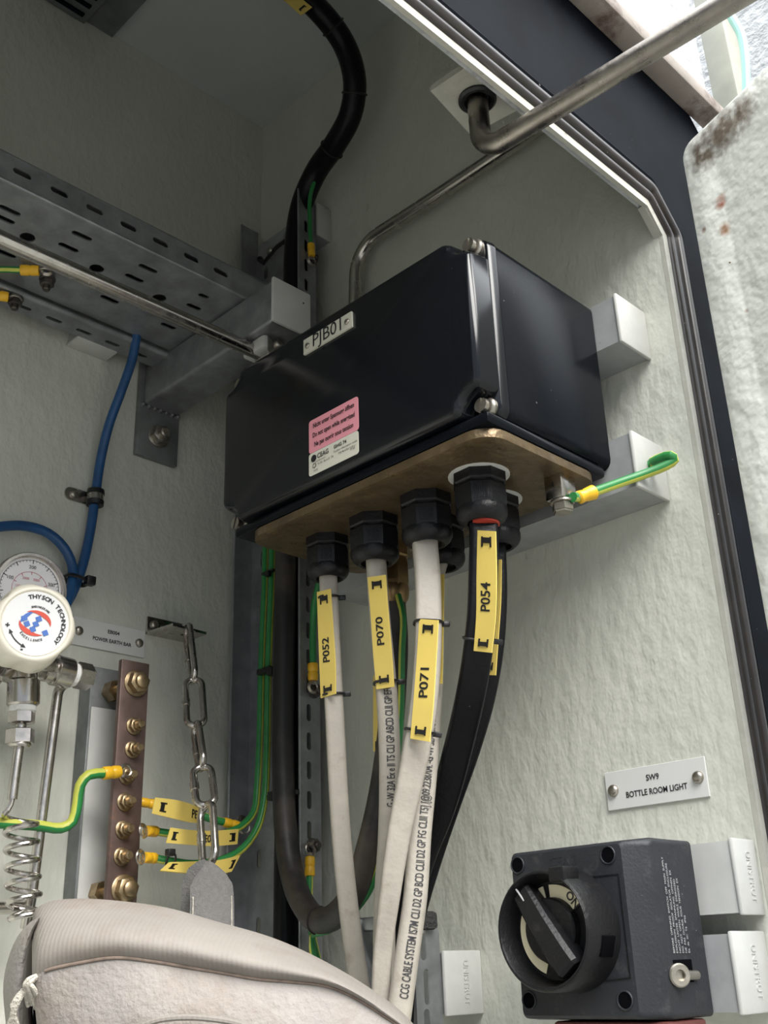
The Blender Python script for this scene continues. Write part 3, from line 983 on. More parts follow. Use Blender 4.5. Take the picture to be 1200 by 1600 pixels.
# ------------------------------------------------------------------ cables
CABLES = {}
def rsec(w, t, r):
    return rrect2(w, t, r, 4)
def cable(key, pts, w, th, m, label, group=None, print_=None, ref=FACE, rnd=None, cat='cable', taper=None, name='flat_cable'):
    path = smooth_path(pts)
    g = G().sweep(path, rsec(w, th, rnd or th * .95), ref, scale=taper)
    end = min(path, key=lambda q: q.z)
    t = thing(name, label, cat, end, group)
    part('sheath', g, M[m], t)
    T, N, B = frames(path, ref)
    S = [0]
    for i in range(1, len(path)):
        S.append(S[-1] + (path[i] - path[i - 1]).length)
    CABLES[key] = (path, T, N, B, S, w, th)
    if print_:
        g2 = G()
        for (body, s0, size, off, bold) in print_:
            v_, f_2 = glyphs(body, size, 'LEFT', bold)
            out = []
            for a, b in v_:
                out.append(on_cable(key, s0 - a * .52, b + off, .00035))
            g2.add(out, f_2)
        part('lettering', g2, M['greyink'], t)
    return t
def on_cable(key, s, across, lift=0.0):
    path, T, N, B, S, w, th = CABLES[key]
    s = max(0, min(S[-1], s))
    lo, hi = 0, len(S) - 1
    while hi - lo > 1:
        m_ = (lo + hi) // 2
        if S[m_] <= s: lo = m_
        else: hi = m_
    u = (s - S[lo]) / max(1e-9, S[hi] - S[lo])
    p = path[lo].lerp(path[hi], u)
    b = B[lo].lerp(B[hi], u)
    n = N[lo].lerp(N[hi], u)
    return p + b * across + n * (th + lift)

cable('P052', [V((GX, gy[0], GZ - .025))] + pth((513, 905, 'x', GX), (517, 1000, 'x', .137), (522, 1100, 'x', .134), (533, 1300, 'x', .124), (546, 1430, 'x', .114), (562, 1540, 'x', .105), (590, 1700, 'x', .10)),
      .0072, .0058, 'cable', 'grey flat cable from first gland, carrying marker P052', rnd=.0035)
cable('P070', [V((GX, gy[1], GZ - .025))] + pth((587, 870, 'x', GX), (593, 960, 'x', GX), (604, 1080, 'x', .137), (609, 1180, 'x', .132), (608, 1300, 'x', .125), (602, 1400, 'x', .118), (600, 1500, 'x', .112), (604, 1700, 'x', .10)),
      .0078, .0060, 'cable', 'printed grey cable from second gland, carrying marker P070',
      print_=[('WC  IEC', .040, .0072, -.0004, .00008), ('-G -W 32A Ex e II T5 CLI GP ABCD CLII GP EFG', .194, .0080, -.0006, .0001)], rnd=.0055)
cable('PRN', [V((.095, .3520, GZ - .025))] + pth((679, 895, 'x', .096), (678, 960, 'x', .102), (675, 1060, 'x', .116), (669, 1160, 'x', .126), (663, 1230, 'x', .131), (656, 1300, 'x', .135), (649, 1400, 'x', .138), (635, 1500, 'x', .142), (627, 1560, 'x', .144), (608, 1700, 'x', .15)),
      .0080, .0060, 'cable', 'printed grey cable emerging right of marker P071 and running down front',
      print_=[('CCG CABLE SYSTEM IS7M CLI D2 GP BCD CLII D2 GP FG CLIII T5] [@09.2238704. -G -W 32A Ex e II T5 CLI GP ABCD', .323, .0080, -.0022, .0001)], rnd=.0056, ref=V((.75, .66, 0)))
cable('P071', [V((GX, gy[2], GZ - .025))] + pth((664, 840, 'x', .141), (668, 900, 'x', .143), (669, 1000, 'x', .146), (662, 1100, 'x', .150), (645, 1200, 'x', .152), (624, 1300, 'x', .153), (609, 1400, 'x', .153), (598, 1490, 'x', .150), (594, 1600, 'x', .147), (592, 1700, 'x', .145)),
      .0092, .0058, 'cable', 'blank grey flat cable from third gland, carrying marker P071', rnd=.0032, taper=lambda u: 1.0 if u < .45 else 1.0 - .32 * min(1, (u - .45) / .3))
cable('BLK1', [V((GX, gy[3], GZ - .025))] + pth((756, 830, 'x', GX), (755, 900, 'x', .138), (752, 970, 'x', .137), (740, 1060, 'x', .130), (718, 1160, 'x', .114), (690, 1260, 'x', .100), (655, 1350, 'x', .094), (630, 1450, 'x', .088), (619, 1560, 'x', .084), (616, 1700, 'x', .08)),
      .0100, .0050, 'blackcable', 'black flat cable from the end gland, carrying marker P054', rnd=.003)
cable('BLK2', [V((.096, .4080, GZ - .025))] + pth((773, 850, 'x', .096), (774, 930, 'x', .095), (769, 1010, 'x', .094), (755, 1090, 'x', .092), (732, 1170, 'x', .088), (700, 1260, 'x', .086), (673, 1340, 'x', .082), (652, 1410, 'x', .078), (640, 1460, 'x', .076), (630, 1550, 'x', .075), (624, 1700, 'x', .075)),
      .0085, .0048, 'blackcable', 'black flat cable half hidden behind the P054 cable', rnd=.003)

def round_cable(label, pts, r, m, name='round_cable', extra=None, cat='cable'):
    path = smooth_path(pts)
    g = G().tube(path, r, 16)
    end = min(path, key=lambda q: q.z)
    t = thing(name, label, cat, end)
    part('sheath', g, M[m], t)
    return t, path
# loop out of the tray up to the brass gland
lp = pth((450, 760, 'x', .0555), (446, 900, 'x', .0555), (443, 1080, 'x', .0555), (442, 1180, 'x', .0555), (446, 1290, 'x', .057), (455, 1360, 'x', .060), (471, 1408, 'x', .068), (497, 1438, 'x', .074), (528, 1428, 'x', .078), (556, 1388, 'x', .080),
         (578, 1320, 'x', .081), (598, 1230, 'x', .081), (610, 1140, 'x', .080), (616, 1060, 'x', .083), (618, 1000, 'x', .087)) + [V((.090, .292, GZ - .045))]
t, lpath = round_cable('dusty black cable looping from upright tray to the brass gland', lp, .0102, 'dusty')
c = at(500, 1438, 'x', .074)
i0 = min(range(len(lpath)), key=lambda i: (lpath[i] - c).length)
T_, N_, B_ = frames(lpath)
part('cable_tie', G().tube([lpath[i0] + (N_[i0] * math.cos(a) + B_[i0] * math.sin(a)) * .0106 for a in [2 * PI * k / 24 for k in range(24)]], .0007, 6, True), M['dusty'], t)
# black cable staying in the tray
t, _ = round_cable('straight black cable rising inside the upright corner tray', pth((458, 520, 'x', .0345), (454, 700, 'x', .0345), (451, 900, 'x', .0345), (449, 1100, 'x', .0345), (447, 1300, 'x', .0345), (444, 1600, 'x', .0345)), .0105, 'blackcable')
p = at(436, 1243, 'x', .050)
part('cable_tie', G().obox(p + V((0, .004, 0)), (Y, X, Z), (.022, .002, .0022), .0005).obox(p + V((.002, -.006, 0)), (Y, X, Z), (.004, .004, .004), .0008), M['tie'], t)
# thick bundle from ceiling into the tray
bp_ = [V((.28, .20, 2.175))] + pth((450, -25, 'x', .150), (500, 18, 'x', .115), (537, 68, 'x', .080), (554, 125, 'x', .060), (548, 178, 'x', .048), (523, 226, 'x', .042), (494, 268, 'x', .036), (473, 316, 'x', .034), (463, 370, 'x', .034), (460, 470, 'x', .034), (459, 505, 'x', .0345))
t, bpath = round_cable('thick black cable bundle curving from ceiling into upright tray', bp_, .0128, 'blackcable')
for (px, py, xx) in ((520, 45, .097), (553, 150, .054), (516, 236, .041)):
    c = at(px, py, 'x', xx)
    i0 = min(range(len(bpath)), key=lambda i: (bpath[i] - c).length)
    T_, N_, B_ = frames(bpath)
    g = G().tube([bpath[i0] + (N_[i0] * math.cos(a) + B_[i0] * math.sin(a)) * .0133 for a in [2 * PI * k / 24 for k in range(24)]], .0012, 6, True)
    part('cable_tie', g, M['tie'], t)

# ------------------------------------------------------------------ yellow markers
def cr(p, t):
    """Catmull-Rom through list p at t in 0..1"""
    n = len(p) - 1
    x = min(n - 1e-6, max(0, t * n))
    i = int(x); u = x - i
    a = p[i - 1] if i > 0 else p[0] * 2 - p[1]
    b, c = p[i], p[i + 1]
    d = p[i + 2] if i + 2 <= n else p[n] * 2 - p[n - 1]
    return (b * 2 + (c - a) * u + (a * 2 - b * 5 + c * 4 - d) * u * u + (b * 3 - a - c * 3 + d) * u ** 3) * .5
def marker(label, rows, body=None, size=.0085, up=True, text_s=.5, text_t=.5, ties=((.07, 1), (.93, -1)), ring=None, group='yellow cable markers'):
    """rows: (point, point) pairs along the strip, first point at t=0"""
    A = [V(a) for a, b in rows]; B = [V(b) for a, b in rows]
    def F(s, t, lift=0.0):
        a, b = cr(A, s), cr(B, s)
        e = .01
        ds = cr(A, min(1, s + e)).lerp(cr(B, min(1, s + e)), .5) - cr(A, max(0, s - e)).lerp(cr(B, max(0, s - e)), .5)
        n = (b - a).cross(ds).normalized()
        if n.dot(CAMDIR(a)) < 0: n = -n
        return a.lerp(b, t) + n * lift
    def CAMDIR(p): return V((.66, .72, 0))
    L = sum((A[i + 1] - A[i]).length for i in range(len(A) - 1))
    Wd = (A[0] - B[0]).length
    ns, ntt = 24, 4
    g = G()
    for lift in (0.0, -.0009):
        g.v += [F(i / ns, j / ntt, lift) for i in range(ns + 1) for j in range(ntt + 1)]
    k = (ns + 1) * (ntt + 1)
    idx = lambda q, i, j: q * k + i * (ntt + 1) + j
    for i in range(ns):
        for j in range(ntt):
            g.f.append((idx(0, i, j), idx(0, i + 1, j), idx(0, i + 1, j + 1), idx(0, i, j + 1)))
            g.f.append((idx(1, i, j), idx(1, i, j + 1), idx(1, i + 1, j + 1), idx(1, i + 1, j)))
        for j in (0, ntt):
            g.f.append((idx(0, i, j), idx(0, i + 1, j), idx(1, i + 1, j), idx(1, i, j)))
    for i in (0, ns):
        for j in range(ntt):
            g.f.append((idx(0, i, j), idx(0, i, j + 1), idx(1, i, j + 1), idx(1, i, j)))
    g.m = [0] * len(g.f)
    loc = min(A + B, key=lambda q: q.z)
    t = thing('cable_marker', label, 'cable marker', loc, None)
    part('strip', g, M['yellow'], t)
    if body:
        v_, f_2 = glyphs(body, size, 'CENTER', .00022)
        out = []
        for a, b in v_:
            if up: out.append(F(text_s - a / L, text_t - b / Wd, .0003))
            else: out.append(F(text_s + a / L, text_t - b / Wd, .0003))
        part('lettering', G().add(out, f_2), M['ink'], t)
    for (s, sg) in ties:
        g = G()
        h = .0011 / L
        def strip(s0, s1, t0, t1, lift=.0009):
            n = 6
            vs_ = [F(s0, t0 + (t1 - t0) * i / n, lift) for i in range(n + 1)] + [F(s1, t0 + (t1 - t0) * i / n, lift) for i in range(n + 1)]
            vs_ += [F(s0, t0 + (t1 - t0) * i / n, .0001) for i in range(n + 1)] + [F(s1, t0 + (t1 - t0) * i / n, .0001) for i in range(n + 1)]
            m = n + 1
            fs_ = []
            for i in range(n):
                fs_ += [(i, i + 1, m + i + 1, m + i), (2 * m + i, 2 * m + i + 1, i + 1, i), (m + i, m + i + 1, 3 * m + i + 1, 3 * m + i)]
            fs_ += [(0, m, 3 * m, 2 * m), (n, m + n, 3 * m + n, 2 * m + n)]
            g.add(vs_, fs_)
        strip(s - 1.5 * h, s + 1.5 * h, .30, .74)
        d = sg * 3.6 * h
        for t0 in (.24, .70):
            a, b = sorted((s - sg * 2.0 * h, s + d * 1.0))
            strip(a, b, t0, t0 + .075, .0006)
        part('cable_tie', g, M['tie'], t, 'black tie through the marker')
    if ring:
        for key, px, py, xx in ring:
            path, T, N, B2, S, w, th = CABLES[key]
            c = at(px, py, 'x', xx)
            i = min(range(len(path)), key=lambda q: (path[q] - c).length)
            g = G().tube([path[i] + B2[i] * a + N[i] * b for a, b in rrect2(w + .0009, th + .0013, th * .9, 4)], .0010, 6, True)
            q = path[i] - B2[i] * (w + .003)
            g.obox(q, (B2[i], T[i], N[i]), (.003, .0018, .0018), .0005)
            part('cable_tie', g, M['tie'], t, 'black tie ring around the cable')
    return t
def row(xl, yl, xr, yr, ax, v, v2=None):
    return (at(xl, yl, ax, v), at(xr, yr, ax, v if v2 is None else v2))
marker('yellow cable marker reading P052',
       [row(495, 925, 516, 920, 'x', .146, .147), row(497, 985, 520, 981, 'x', .1455), row(499, 1040, 523.5, 1036, 'x', .145), row(501, 1091, 524, 1084, 'x', .1425, .143)],
       'P052', .0102, text_s=.53, ring=[('P052', 517, 933, .137), ('P052', 522, 1085, .134)])
marker('yellow cable marker reading P070',
       [row(574, 902, 602, 898, 'x', .1475), row(579, 960, 606, 956, 'x', .147), row(583, 1020, 611, 1016, 'x', .1462), row(588, 1077, 615, 1073, 'x', .1455)],
       'P070', .0108, text_s=.49, ring=[('P070', 603, 1072, .137)])
marker('yellow cable marker reading P071',
       [row(655, 967, 684.5, 969, 'x', .155), row(651, 1030, 681, 1031, 'x', .158), row(646, 1095, 677, 1096, 'x', .161), row(641, 1154, 671, 1159, 'x', .162)],
       'P071', .0112, text_s=.51, ring=[('P071', 668, 977, .145), ('P071', 655, 1143, .151)])
marker('yellow cable marker reading P054 on black cable',
       [row(746, 828.5, 774, 830, 'x', .1460), row(744.5, 900, 775.5, 902, 'x', .1458), row(744, 960, 774, 962, 'x', .145), row(740, 1017, 768, 1020, 'x', .1435)],
       'P054', .0110, text_s=.51, ring=[('BLK1', 751, 1005, .136)])
marker('blank yellow marker edge showing behind the P054 marker',
       [row(757, 876, 783, 874, 'x', .1025), row(758, 940, 782, 938, 'x', .1018), row(760, 1000, 778, 998, 'x', .101), row(752, 1054, 774, 1055, 'x', .100)], None)
marker('blank yellow marker edge showing behind the P071 marker',
       [row(668, 898, 693.5, 897, 'x', .1055), row(668, 960, 692.5, 959, 'x', .112), row(667, 1020, 691.5, 1019, 'x', .119), row(664, 1068, 690.5, 1068, 'x', .124)], None)
marker('blank yellow marker edge low behind the P070 cable',
       [row(583, 1055, 604, 1055, 'x', .088), row(583, 1115, 602, 1115, 'x', .088), row(583, 1174, 600, 1176, 'x', .088)], None, ties=((.93, -1),))
# marker on the ceiling bundle, a corner in view
marker('yellow marker on the black bundle at the top picture edge',
       [row(400, -32, 412, -48, 'x', .152), row(441, -1, 454, -16, 'x', .146), row(470, 24, 487, 11, 'x', .138, .138)], None, up=False, ties=((.90, 1),))

# ------------------------------------------------------------------ green and yellow wires
earth_wire('green wire looping from the box stud to the strut cap',
           [sp + V((.001, .010, -.0070)), at(903, 777, 'y', .475), at(930, 768, 'y', .482), at(975, 752, 'y', .494), at(1015, 738, 'y', .507), at(1040, 728, 'y', .517), at(1054, 718, 'y', .523), at(1048, 712, 'y', .522), at(1034, 715, 'y', .514), at(1020, 721, 'y', .506), at(1016, 729, 'y', .500)],
           .0036, ref=FACE)
tw = [o for o in bpy.data.objects if o.name.startswith('earth_wire')][-1]
a, b = at(903, 778, 'y', .4748), at(929, 768.5, 'y', .4818)
dd = (b - a)
part('crimp_sleeve', G().lathe(a, dd, [(0, .0040), (.0012, .0050), (dd.length * .4, .0044), (dd.length * .5, .0050), (dd.length - .001, .0056), (dd.length, .0048)], 14), M['sleeve'], tw, 'yellow crimp sleeve')
part('ring_tongue', G().obox(a.lerp(sp, .3), ((a - sp).normalized(), Z, (a - sp).cross(Z)), (.006, .0008, .0045)), M['bolt'], tw)
# pair down the tray, curling to the earth bar
g1 = pth((415, 820, 'x', .043), (414, 900, 'x', .044), (410, 1000, 'x', .045), (408, 1060, 'x', .046), (406, 1150, 'x', .047), (402, 1230, 'x', .050), (397, 1268, 'x', .056), (378, 1290, 'x', .070), (345, 1304, 'x', .092), (300, 1306, 'x', .122), (262, 1302, 'x', .149), (242, 1299, 'x', .160))
earth_wire('green and yellow wire joining the earth bar below the PE1 one', g1, .0033, lug_at=['end'], ref=-FACE, sj=(10, 11), lr=.0046, ln=FACE, lug_dir=(at(222, 1298, 'y', .082) - g1[-1]))
g2_ = pth((426, 820, 'x', .043), (425, 900, 'x', .044), (421, 1000, 'x', .045), (419, 1060, 'x', .046), (417, 1180, 'x', .047), (413, 1250, 'x', .052), (402, 1294, 'x', .060), (380, 1325, 'x', .075), (345, 1344, 'x', .098), (300, 1350, 'x', .125), (262, 1345, 'x', .150), (240, 1341, 'x', .161))
earth_wire('green and yellow wire lowest of those reaching the earth bar', g2_, .0034, lug_at=['end'], ref=-FACE, sj=(10, 11), lr=.0046, ln=FACE, lug_dir=(at(218, 1339, 'y', .082) - g2_[-1]))
g3 = pth((300, 1268, 'x', .115), (270, 1262, 'x', .135), (242, 1257, 'x', .152))
earth_wire('short green wire behind the PE1 marker on earth bar', pth((352, 1285, 'x', .085), (325, 1278, 'x', .102)) + g3, .0034, lug_at=['start', 'end'], lr=.0042, ln=FACE)
single('cable_tie', G().obox(at(415, 1048, 'x', .052), (Y, Z, X), (.010, .0028, .0035), .001).obox(at(425, 1049, 'x', .053), (Y, Z, X), (.004, .004, .004), .001), M['tie'], 'black tie holding the two green wires midway down the tray', 'cable tie')
single('cable_tie', G().obox(at(419, 894, 'x', .0485), (Y, Z, X), (.009, .0012, .002), .0005).obox(at(419, 897, 'x', .051), (Y, Z, X), (.003, .0028, .002), .0008), M['tie'], 'black tie on the green wires just below the box', 'cable tie')
earth_wire('green wire ending at the tray lug left of the P052 marker', pth((500, 905, 'y', .150), (492, 940, 'y', .142), (489, 980, 'y', .136), (489, 1040, 'y', .1345)), .0033, lug_at=['end'], lr=.0050, ln=Y, ref=V((.9, .1, .0)))
earth_wire('green wire hanging from the low tray lug with yellow sleeve', pth((497, 1500, 'y', .150), (490, 1470, 'y', .142), (484, 1430, 'y', .1365), (484, 1365, 'y', .1335)), .0030, lug_at=['end'], lr=.0046, ln=Y)
earth_wire('thin green wire from ceiling bundle down to top tray lug', pth((535, 200, 'x', .032), (515, 235, 'x', .030), (496, 272, 'x', .036), (485, 305, 'x', .038), (484, 345, 'x', .036), (486, 384, 'x', .034)), .0024, lug_at=['end'], lr=.0042, ln=Y, stripe=False)
earth_wire('green wire strung along the underside of the looping cable', pth((622, 930, 'x', .097), (630, 965, 'x', .099), (628, 1020, 'x', .099), (626, 1120, 'x', .097), (619, 1200, 'x', .092), (602, 1310, 'x', .080), (578, 1390, 'x', .074), (545, 1432, 'x', .074), (512, 1455, 'x', .074), (488, 1463, 'x', .072), (490, 1500, 'x', .07)), .0026)
earth_wire('green wire ending on the horizontal tray at the left edge', pth((-40, 424, 'z', 1.788), (0, 421, 'z', 1.788), (36, 422, 'z', 1.788)), .0030, lug_at=['end'], lr=.0050, ln=Z)
earth_wire('earth wire lug on the wall tray flange at the left edge', pth((-60, 452, 'z', 1.781), (-30, 457, 'z', 1.781), (-12, 460, 'z', 1.781)), .0030, lug_at=['end'], lr=.0050, ln=Z)
single('tray_bolt', bolt(G(), at(74, 436, 'z', 1.7905), -Z, .0065, .006, .0075, .005), M['darkbolt'], 'dark bolt through the horizontal tray beside yellow lug', 'bolt')
single('tray_bolt', bolt(G(), at(24, 466, 'z', 1.7845), -Z, .0065, .006, .0075, .005), M['darkbolt'], 'dark bolt through the wall tray flange', 'bolt')
earth_wire('green and yellow wire from left edge up to the earth bar', pth((-30, 1284, 'y', .060), (0, 1286, 'y', .062), (60, 1290, 'y', .064), (95, 1294, 'y', .066), (113, 1284, 'y', .068), (121, 1255, 'y', .070), (125, 1228, 'y', .072), (138, 1211, 'y', .074), (164, 1208, 'y', .074)), .0042, lug_at=['end'], ref=V((0, -.8, .5)), sj=(10, 11, 0), lr=.0054, ln=Y)

# PE markers
marker('yellow marker reading PE behind the chain', [row(243, 1246, 238, 1271, 'y', .095), row(275, 1250, 271, 1279, 'y', .092), row(300, 1257, 298, 1285, 'y', .088), row(318, 1266, 318, 1286, 'y', .080)],
       'PE1', .0092, up=False, text_s=.78, text_t=.52, ties=((.13, 1),))
marker('yellow marker reading PE11 passing behind the chain', [row(267, 1293, 260, 1317, 'y', .100), row(300, 1297, 296, 1320, 'y', .098), row(335, 1298, 333, 1322, 'y', .094), row(373, 1295, 371, 1319, 'y', .088)],
       'PE011', .0088, up=False, text_s=.60, text_t=.55, ties=((.08, 1), (.93, -1)))
marker('tilted yellow marker lowest beside the webbing strap', [row(264, 1347, 250, 1360, 'y', .098, .110), row(300, 1346, 295, 1364, 'y', .096, .104), row(340, 1344, 340, 1365, 'y', .092, .100), row(376, 1336, 362, 1362, 'y', .086, .094)],
       'PE', .0086, up=False, text_s=.40, text_t=.5, ties=((.10, 1), (.93, -1)))
single('cable_tie', G().tube([at(267, 1345, 'y', .092) + V((math.cos(a) * .002, math.sin(a) * .006, math.sin(a) * .004 + math.cos(a) * .004)) for a in [2 * PI * i / 16 for i in range(16)]], .001, 6, True).obox(at(266, 1332, 'y', .098), (X, Y, Z), (.0035, .003, .0028), .0008), M['tie'], 'black tie standing up from the lowest earth bar wire', 'cable tie')

# ------------------------------------------------------------------ earth bar
t = thing('earth_bar', 'upright copper earth bar with brass nuts on white fronted strut', 'earth bar', (.18, .05, 1.25))
part('strut', G().box((.1600, .0003, 1.15), (.2003, .0195, 1.4605), .0015), M['galvd'], t, 'dark steel strut behind the bar')
part('strut_cover', G().box((.1590, .0195, 1.15), (.1985, .0212, 1.4235), .0005), M['capw'], t, 'white plastic strut cover')
part('bar', G().box((.1662, .0545, 1.256), (.1945, .0600, 1.4590), .0007), M['copper'], t)
bolts = [(215, 1068, 1), (205, 1134, 0), (205, 1171, 0), (204, 1213, 0), (201, 1254, 0), (199, 1297, 0), (197, 1339, 0), (195, 1390, 1)]
for px, py, big in bolts:
    p = at(px, py, 'y', .0605)
    if big:
        p = V((.1795, .0600, p.z))
        g = bolt(G(), p, Y, .0098, .0075, .0118, .004, .0062)
        g.hexa(p - Y * .014, p - Y * .0065, .0098)
        g.cyl(p - Y * .040, p, .005, 12)
        g.lathe(p - Y * .040, Y, [(.0, .0098), (.012, .0098)], 6)
    else:
        p = V((.1835 if py > 1200 else .1790, .0600, p.z))
        g = bolt(G(), p, Y, .0062, .0046, .0075, .008, .0034)
        g.lathe(p + Y * .006, Y, [(0, .0050), (.003, .0050)], 6, V((.2, 0, 1)))
    part('bolt', g, M['brassbolt'], t)

# ------------------------------------------------------------------ engraved signs
def sign(label, p00, u, w, W, H, lines, mname='sign', th=.0016, screws=True, n=None):
    """p00 lower left corner, u along the text, w up"""
    u, w = V(u).normalized(), V(w).normalized()
    n = u.cross(w)
    c = V(p00) + u * W / 2 + w * H / 2
    t = thing('engraved_sign', label, 'sign', V(p00) + u * W / 2)
    part('plate', G().obox(c + n * th / 2, (u, w, n), (W / 2, H / 2, th / 2), .0003, 1), M[mname], t)
    g = G()
    for body, size, dx, dy, sx in lines:
        write(g, body, size, c + u * dx + w * dy + n * th, u, w, sx=sx, bold=.00011)
    part('lettering', g, M['ink'], t)
    for k, (a, b) in enumerate(((-W / 2 + .0065, .0), (W / 2 - .0065, .0))):
        part('screw', pan_screw(G(), c + u * a + w * b + n * th, n, .0043), M['bolt'], t)
    return t
sign('white sign on the wall above the switch reading SW9 BOTTLE ROOM LIGHT', (0.0003, .4158, 1.3008), V((0, 1, 0)), V((0, 0, 1)), .0818, .0270,
     [('SW9', .0058, -.001, .0050, .92), ('BOTTLE ROOM LIGHT', .0058, 0.0005, -.0046, .86)])
# text on the left wall runs along -x
sign('white sign above the copper bar reading EB004 POWER EARTH BAR', (.2130, .0003, 1.4825), V((-1, 0, 0)), V((0, 0, 1)), .0775, .0270,
     [('EB004', .0050, .004, .0048, 1.0), ('POWER EARTH BAR', .0050, .003, -.0040, .92)])

# ------------------------------------------------------------------ chain bracket, chain, strap
t = thing('angle_bracket', 'small steel angle on left wall holding the chain', 'bracket', (.11, .02, 1.508))
part('wall_leg', G().box((.094, .0003, 1.508), (.1345, .0030, 1.5245), .0006), M['steel'], t)
part('shelf_leg', G().plate([(.0885, .0003), (.1345, .0003), (.1300, .040), (.0885, .036)], [slot(.104, .022, .009, .007)], .0025, (0, 0, 1.5065), X, Y), M['steel'], t)
part('bolt', pan_screw(G(), (.127, .003, 1.5165), Y, .0048), M['bolt'], t)

t = thing('chain', 'steel link chain hanging from the wall angle to the strap', 'chain', at(325, 1350, 'y', .15))
knots = pth((293, 981, 'y', .030), (302, 1062, 'y', .062), (306, 1134, 'y', .088), (315, 1198, 'y', .112), (322, 1258, 'y', .132), (327, 1350, 'y', .152))
def link(p, q, wide, face, r=.0030, over=.006):
    p, q = V(p), V(q)
    d = (q - p).normalized()
    p, q = p - d * over * .5, q + d * over * .5
    f = (V(face) - d * V(face).dot(d)).normalized()
    b = d.cross(f)
    L = (q - p).length
    h, w = L / 2 - r, wide / 2
    c = (p + q) / 2
    pts = []
    for i in range(13):
        a = PI * i / 12
        pts.append(c + d * (h - w + w * math.sin(a)) + b * (w * math.cos(a)))
    for i in range(13):
        a = PI + PI * i / 12
        pts.append(c + d * (-(h - w) + w * math.sin(a)) + b * (w * math.cos(a)))
    g = G().tube(pts, r, 12, True)
    g.lathe(c + b * w - d * .004, d, [(0, r * 1.22), (.008, r * 1.22)], 12)
    return g
view = V((.58, .80, 0))
side = V((.80, -.58, 0))
for i in range(5):
    odd = i % 2 == 1
    part('link', link(knots[i], knots[i + 1], .0150 if i < 4 else .0165, view if odd else (side * .9 + view * (.25 if i < 4 else .75)), .0031), M['steel'], t)

# webbing strap
sp_ = pth((325, 1346, 'y', .158), (329, 1365, 'y', .162), (332, 1400, 'y', .168), (332, 1440, 'y', .175), (332, 1500, 'y', .18))
t = thing('webbing_strap', 'grey webbing strap hanging from chain behind the beige bag', 'strap', sp_[-1])
path = smooth_path(sp_)
g = G().sweep(path, [(-.0165, -.0038), (-.010, -.0012), (0, 0), (.010, -.0012), (.0165, -.0038), (.0165, -.0020), (.010, .0006), (0, .0018), (-.010, .0006), (-.0165, -.0020)], V((.45, .85, 0)), scale=lambda u: .12 + .88 * min(1, u * 3.6))
ff = part('front_fold', g, M['webbing'], t)
for o_ in (-.0145, .0145):
    T_, N_, B_ = frames(path, V((.45, .85, 0)))
    k0 = len(path) // 3
    part('stitching', G().tube([path[i] + B_[i] * o_ + N_[i] * -.0008 for i in range(k0, len(path))], .0006, 6), M['fray'], ff)
path2 = smooth_path(pth((322, 1344, 'y', .154), (312, 1362, 'y', .150), (308, 1400, 'y', .148), (308, 1500, 'y', .148)))
g = G().sweep(path2, [(-.013, -.0009), (.013, -.0009), (.013, .0009), (-.013, .0009)], V((.85, .45, 0)), scale=lambda u: .15 + .85 * min(1, u * 4))
part('rear_fold', g, M['webbing'], t)

# ------------------------------------------------------------------ hoses
h1 = pth((216, 500, 'y', .052), (214, 520, 'y', .050), (207, 560, 'y', .044), (190, 610, 'y', .034), (170, 665, 'y', .022), (157, 720, 'y', .013), (149, 775, 'y', .010), (141, 830, 'y', .011), (130, 880, 'y', .013), (116, 920, 'y', .016), (100, 950, 'y', .022), (80, 985, 'y', .04))
single('air_hose', G().tube(smooth_path(h1), .0046, 16), M['blue'], 'blue hose dropping from the trays through the wall clip', 'hose')
h2 = pth((-40, 832, 'y', .020), (0, 823, 'y', .018), (40, 822, 'y', .016), (75, 833, 'y', .015), (100, 856, 'y', .015), (113, 885, 'y', .017), (112, 915, 'y', .022), (102, 948, 'y', .030), (84, 985, 'y', .045))
single('air_hose', G().tube(smooth_path(h2), .0046, 16), M['blue'], 'blue hose arching in from left edge over the gauge', 'hose')
c = at(118, 906, 'y', .018)
single('cable_tie', G().sweep([c + V((math.cos(a) * .0105, math.sin(a) * .0095, math.cos(a) * .002)) for a in [2 * PI * i / 24 for i in range(24)]], [(-.0022, -.0007), (.0022, -.0007), (.0022, .0007), (-.0022, .0007)], None, True).obox(c + V((-.010, .008, -.001)), (X, Y, Z), (.0045, .004, .0042), .001),
       M['tie'], 'black tie binding both blue hoses above the sign', 'cable tie')
t = thing('hose_clip', 'rubber lined steel clip fixing blue hose to left wall', 'clip', at(120, 795, 'y', 0))
hc = at(149, 778, 'y', .010)
part('tab', G().prism([V((hc.x + a, .0005, hc.z + b)) for a, b in rrect2(.014, .0065, .006, 4, .014, .001)], Y * .0018), M['steel'], t)
part('liner', G().lathe(hc + V((0, 0, -.0085)), Z, [(0, .0068), (.0005, .0082), (.005, .0086), (.0052, .0074), (.0118, .0074), (.012, .0086), (.0165, .0082), (.017, .0068)], 24), M['tie'], t, 'black rubber liner')
part('band', G().lathe(hc + V((0, 0, -.003)), Z, [(0, .0080), (.006, .0080)], 24), M['steel'], t)
part('screw', pan_screw(G(), (hc.x + .019, .0023, hc.z + .001), Y, .0042), M['bolt'], t)

